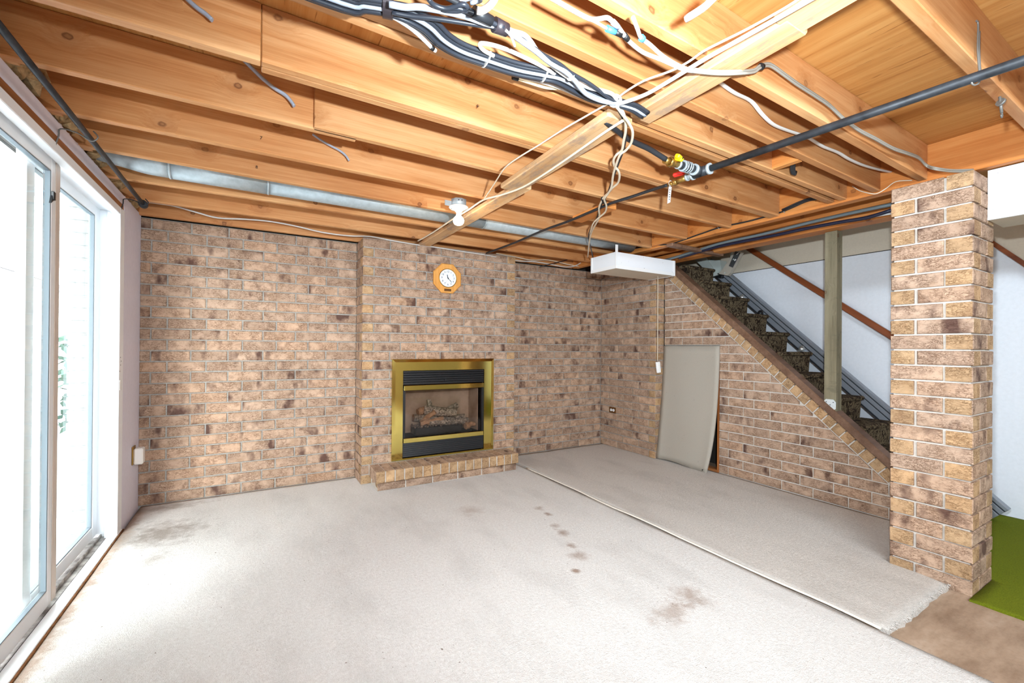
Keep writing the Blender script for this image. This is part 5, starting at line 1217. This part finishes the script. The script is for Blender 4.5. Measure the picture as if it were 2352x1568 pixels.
# ---------------------------------------------------------------- sliding patio door
d1 = empty('door_1', (XL - 0.07, 2.85, 0)); struct(d1)
DX = XL - 0.07
def dbx(name, x0, x1, y0, y1, z0, z1, mat, parent=None, bev=0.003):
    return bx(name, x0 - DX, x1 - DX, y0 - 2.85, y1 - 2.85, z0, z1, mat, parent or d1, bev)
# outer frame: far jamb in stepped layers, head, sill
dbx('frame_jamb', -0.815, -0.772, 3.70, 3.80, -0.02, 2.121, M_VINYL)
dbx('frame_jamb', -0.845, -0.815, 3.735, 3.80, -0.02, 2.121, M_VINYL); dbx('frame_jamb', -0.93, -0.846, 3.775, 3.80, -0.02, 2.121, M_VINYL)
dbx('frame_jamb', -0.93, -0.772, 1.89, 1.96, -0.02, 2.121, M_VINYL)
dbx('frame_head', -0.815, -0.772, 1.96, 3.70, 2.075, 2.121, M_VINYL); dbx('frame_head', -0.845, -0.816, 1.96, 3.735, 2.095, 2.121, M_VINYL); dbx('frame_head', -0.93, -0.846, 1.96, 3.775, 2.105, 2.121, M_VINYL)
# brown wood strip around the frame
bm = bmesh.new(); box(bm, XL - .03 - DX, XL - .002 - DX, 1.87 - 2.85, 3.815 - 2.85, 2.122, 2.162); box(bm, XL - .03 - DX, XL - .004 - DX, 3.801 - 2.85, 3.818 - 2.85, -.02, 2.122); obj('wood_reveal', bm, M_JAMBY, d1)
# sill with tracks
dbx('sill', -0.96, -0.772, 1.90, 3.80, -0.05, -0.012, M_TRACK)
dbx('sill_nosing', -0.820, -0.768, 1.90, 3.80, -0.014, 0.010, M_VINYL); dbx('track_rail', -0.87, -0.862, 1.96, 3.77, -0.012, 0.008, M_TRACK)
dbx('track_gap', -0.834, -0.822, 1.96, 3.70, -0.013, -0.008, M_BACKER)
dbx('rust_edge', -0.770, -0.758, 1.90, 3.81, -0.02, 0.006, M_DIRT)
def sash(name, x, y0, y1, z0, z1, stile, rail_b, rail_t, th=0.034):
    s = empty(name, (x - DX, (y0 + y1) / 2 - 2.85, 0), parent=d1)
    hw = (y1 - y0) / 2
    def q(nm, ya, yb, za, zb, m, xx=(-th / 2, th / 2)):
        return bx(nm, xx[0], xx[1], ya, yb, za, zb, m, s, 0.003)
    q('stile', -hw, -hw + stile, z0, z1, M_VINYL); q('stile', hw - stile, hw, z0, z1, M_VINYL)
    q('rail', -hw + stile, hw - stile, z0, z0 + rail_b, M_VINYL); q('rail', -hw + stile, hw - stile, z1 - rail_t, z1, M_VINYL)
    bm = bmesh.new(); w_ = 0.010; a, b, c, e = -hw + stile, hw - stile, z0 + rail_b, z1 - rail_t
    box(bm, -0.012, 0.012, a, a + w_, c, e); box(bm, -0.012, 0.012, b - w_, b, c, e); box(bm, -0.012, 0.012, a + w_, b - w_, c, c + w_ * .6); box(bm, -0.012, 0.012, a + w_, b - w_, e - w_ * .6, e)
    obj('glazing_seal', bm, M_SEAL, s)
    bx('glass_pane', -0.003, 0.003, a + .004, b - .004, c + .004, e - .004, M_GLASS, s)
    return s
s1 = sash('sliding_sash', -0.848, 1.965, 2.922, 0.012, 2.10, 0.095, 0.075, 0.06, 0.028)
s2_ = sash('fixed_sash', -0.905, 2.74, 3.775, 0.008, 2.108, 0.085, 0.075, 0.06)
bm = bmesh.new(); box(bm, 0.0145, 0.017, 0.425, 0.474, 0.02, 2.09); obj('stile_edge_strip', bm, M_VINYL2, s1)
bm = bmesh.new(); box(bm, 0.016, 0.03, 0.362, 0.382, 1.90, 1.94, .003); prism(bm, [(0.362, 1.92), (0.347, 1.88), (0.377, 1.90)], .016, .024, 'X'); obj('sash_latch', bm, M_BLACKM, s1)
# keeper plate and screw holes on the jamb
kp = bx('keeper_plate', 0, 0.003, -.012, .012, -.032, .032, M_PORC, d1); kp.location = (-0.7715 - DX, 3.725 - 2.85, 0.97)
bm = bmesh.new()
for y, z in ((3.72, 1.06), (3.735, 1.10), (3.75, 1.125), (3.73, 1.15), (3.722, .96)): cyl(bm, (-.7722 - DX, y - 2.85, z), (-.7705 - DX, y - 2.85, z), .0035, seg=8)
obj('screw_hole', bm, M_BLACKM, d1)
# ---------------------------------------------------------------- outside
ex = struct(bx('ground', -14, XL - 0.19, -6, 22, -0.6, -0.16, M_PATIO))
sd = empty('neighbour_shed', (-2.98, 5.5, -0.16)); tag(sd, 'low pale sided shed with a grey eave outside the patio door', 'shed')
for k in range(21):
    z = 0.0 + k * 0.105; bm = bmesh.new()
    prism(bm, [(0.012, z), (0.0, z + 0.106), (-0.02, z + 0.106), (-0.02, z)], -5.0, 6.0, 'Y'); obj('siding_board', bm, M_SIDING, sd)
bx('shed_wall', -1.6, -0.021, -5.0, 6.0, 0, 2.2, M_SIDING, sd)
bx('soffit', -1.6, 0.10, -5.1, 6.1, 2.21, 2.25, M_BEIGE, sd); bx('gutter', 0.05, 0.16, -5.1, 6.1, 2.25, 2.36, M_ROOF, sd, .02)
bm = bmesh.new(); prism(bm, [(0.14, 2.37), (-0.8, 2.62), (-1.7, 2.37)], -5.1, 6.1, 'Y'); obj('roof', bm, M_ROOF, sd)
nh = empty('neighbour_house', (-7.0, 9.0, -0.16)); tag(nh, 'pale pinkish brick house rising behind the pale shed', 'house')
bx('house_wall', -3.0, 0.0, -9, 14, 0, 6.2, M_PINKB, nh)
bx('eave', -3.2, 0.3, -9.2, 14.2, 6.2, 6.4, M_VINYL, nh)
for y in (-4.0, -1.0, 3.2):
    w_ = bx('window', -0.02, 0.03, y, y + 1.3, 3.4, 4.9, M_VINYL, nh); bx('pane', 0.03, 0.04, y + .08, y + 1.22, 3.48, 4.82, M_GLASS, w_)
# brick quoins of this house just outside the glass
qp = empty('corner_pier', (-1.09, 4.13, -0.16)); tag(qp, 'grey brick pier edge outside the patio door glass', 'pier')
bx('mortar_core', -0.02, 0.09, -0.05, 0.3, 0, 2.6, M_MORTAR, qp)
for k in range(30):
    o = bpy.data.objects.new('brick', brick_mesh(0.115 if k % 2 else 0.125, 0.2, 0.075, False)); col.objects.link(o); o.parent = qp
    o.material_slots[0].link = 'OBJECT'; o.material_slots[0].material = M_GREYB; o.material_slots[1].link = 'OBJECT'; o.material_slots[1].material = M_GREYB
    o.location = (0.035 - (0.008 if k % 2 else 0.0), -0.06, 0.045 + k * 0.086)
# raised timber deck over the patio
dk = empty('raised_deck', (-2.2, 3.0, 2.55)); tag(dk, 'weathered timber deck overhead outside the patio door', 'deck')
for k in range(5): bx('deck_beam', -1.0, 1.1, -1.5 + k * 0.62, -1.46 + k * 0.62, 0.0, 0.19, M_DECKW, dk)
for k in range(14): bx('deck_board', -1.0 + k * 0.15, -0.865 + k * 0.15, -1.7, 1.4, 0.192, 0.22, M_DECKW, dk)
sb = empty('garden_shrub', (-2.2, 9.2, -0.16)); tag(sb, 'dark blue green shrub far beyond the patio glass', 'shrub')
bm = bmesh.new()
for k in range(900):
    a = R.uniform(0, 2 * math.pi); rr = 0.40 * math.sqrt(R.random()); z = R.uniform(0.1, 1.5)
    p0 = Vector((rr * math.cos(a), rr * math.sin(a), z)); u_ = Vector((R.uniform(-1, 1), R.uniform(-1, 1), R.uniform(-1, 1))).normalized() * 0.08; v_ = u_.cross(Vector((0.3, 0.5, 0.8))).normalized() * 0.04
    bm.faces.new([bm.verts.new(q) for q in (p0 - u_, p0 + v_, p0 + u_, p0 - v_)])
o = obj('foliage', bm, M_SHRUB, sb); o['kind'] = 'stuff'
bm = bmesh.new(); cyl(bm, (0, 0, 0), (0, 0, 1.2), .04, .02, 8); obj('stem', bm, M_DECKW, sb)
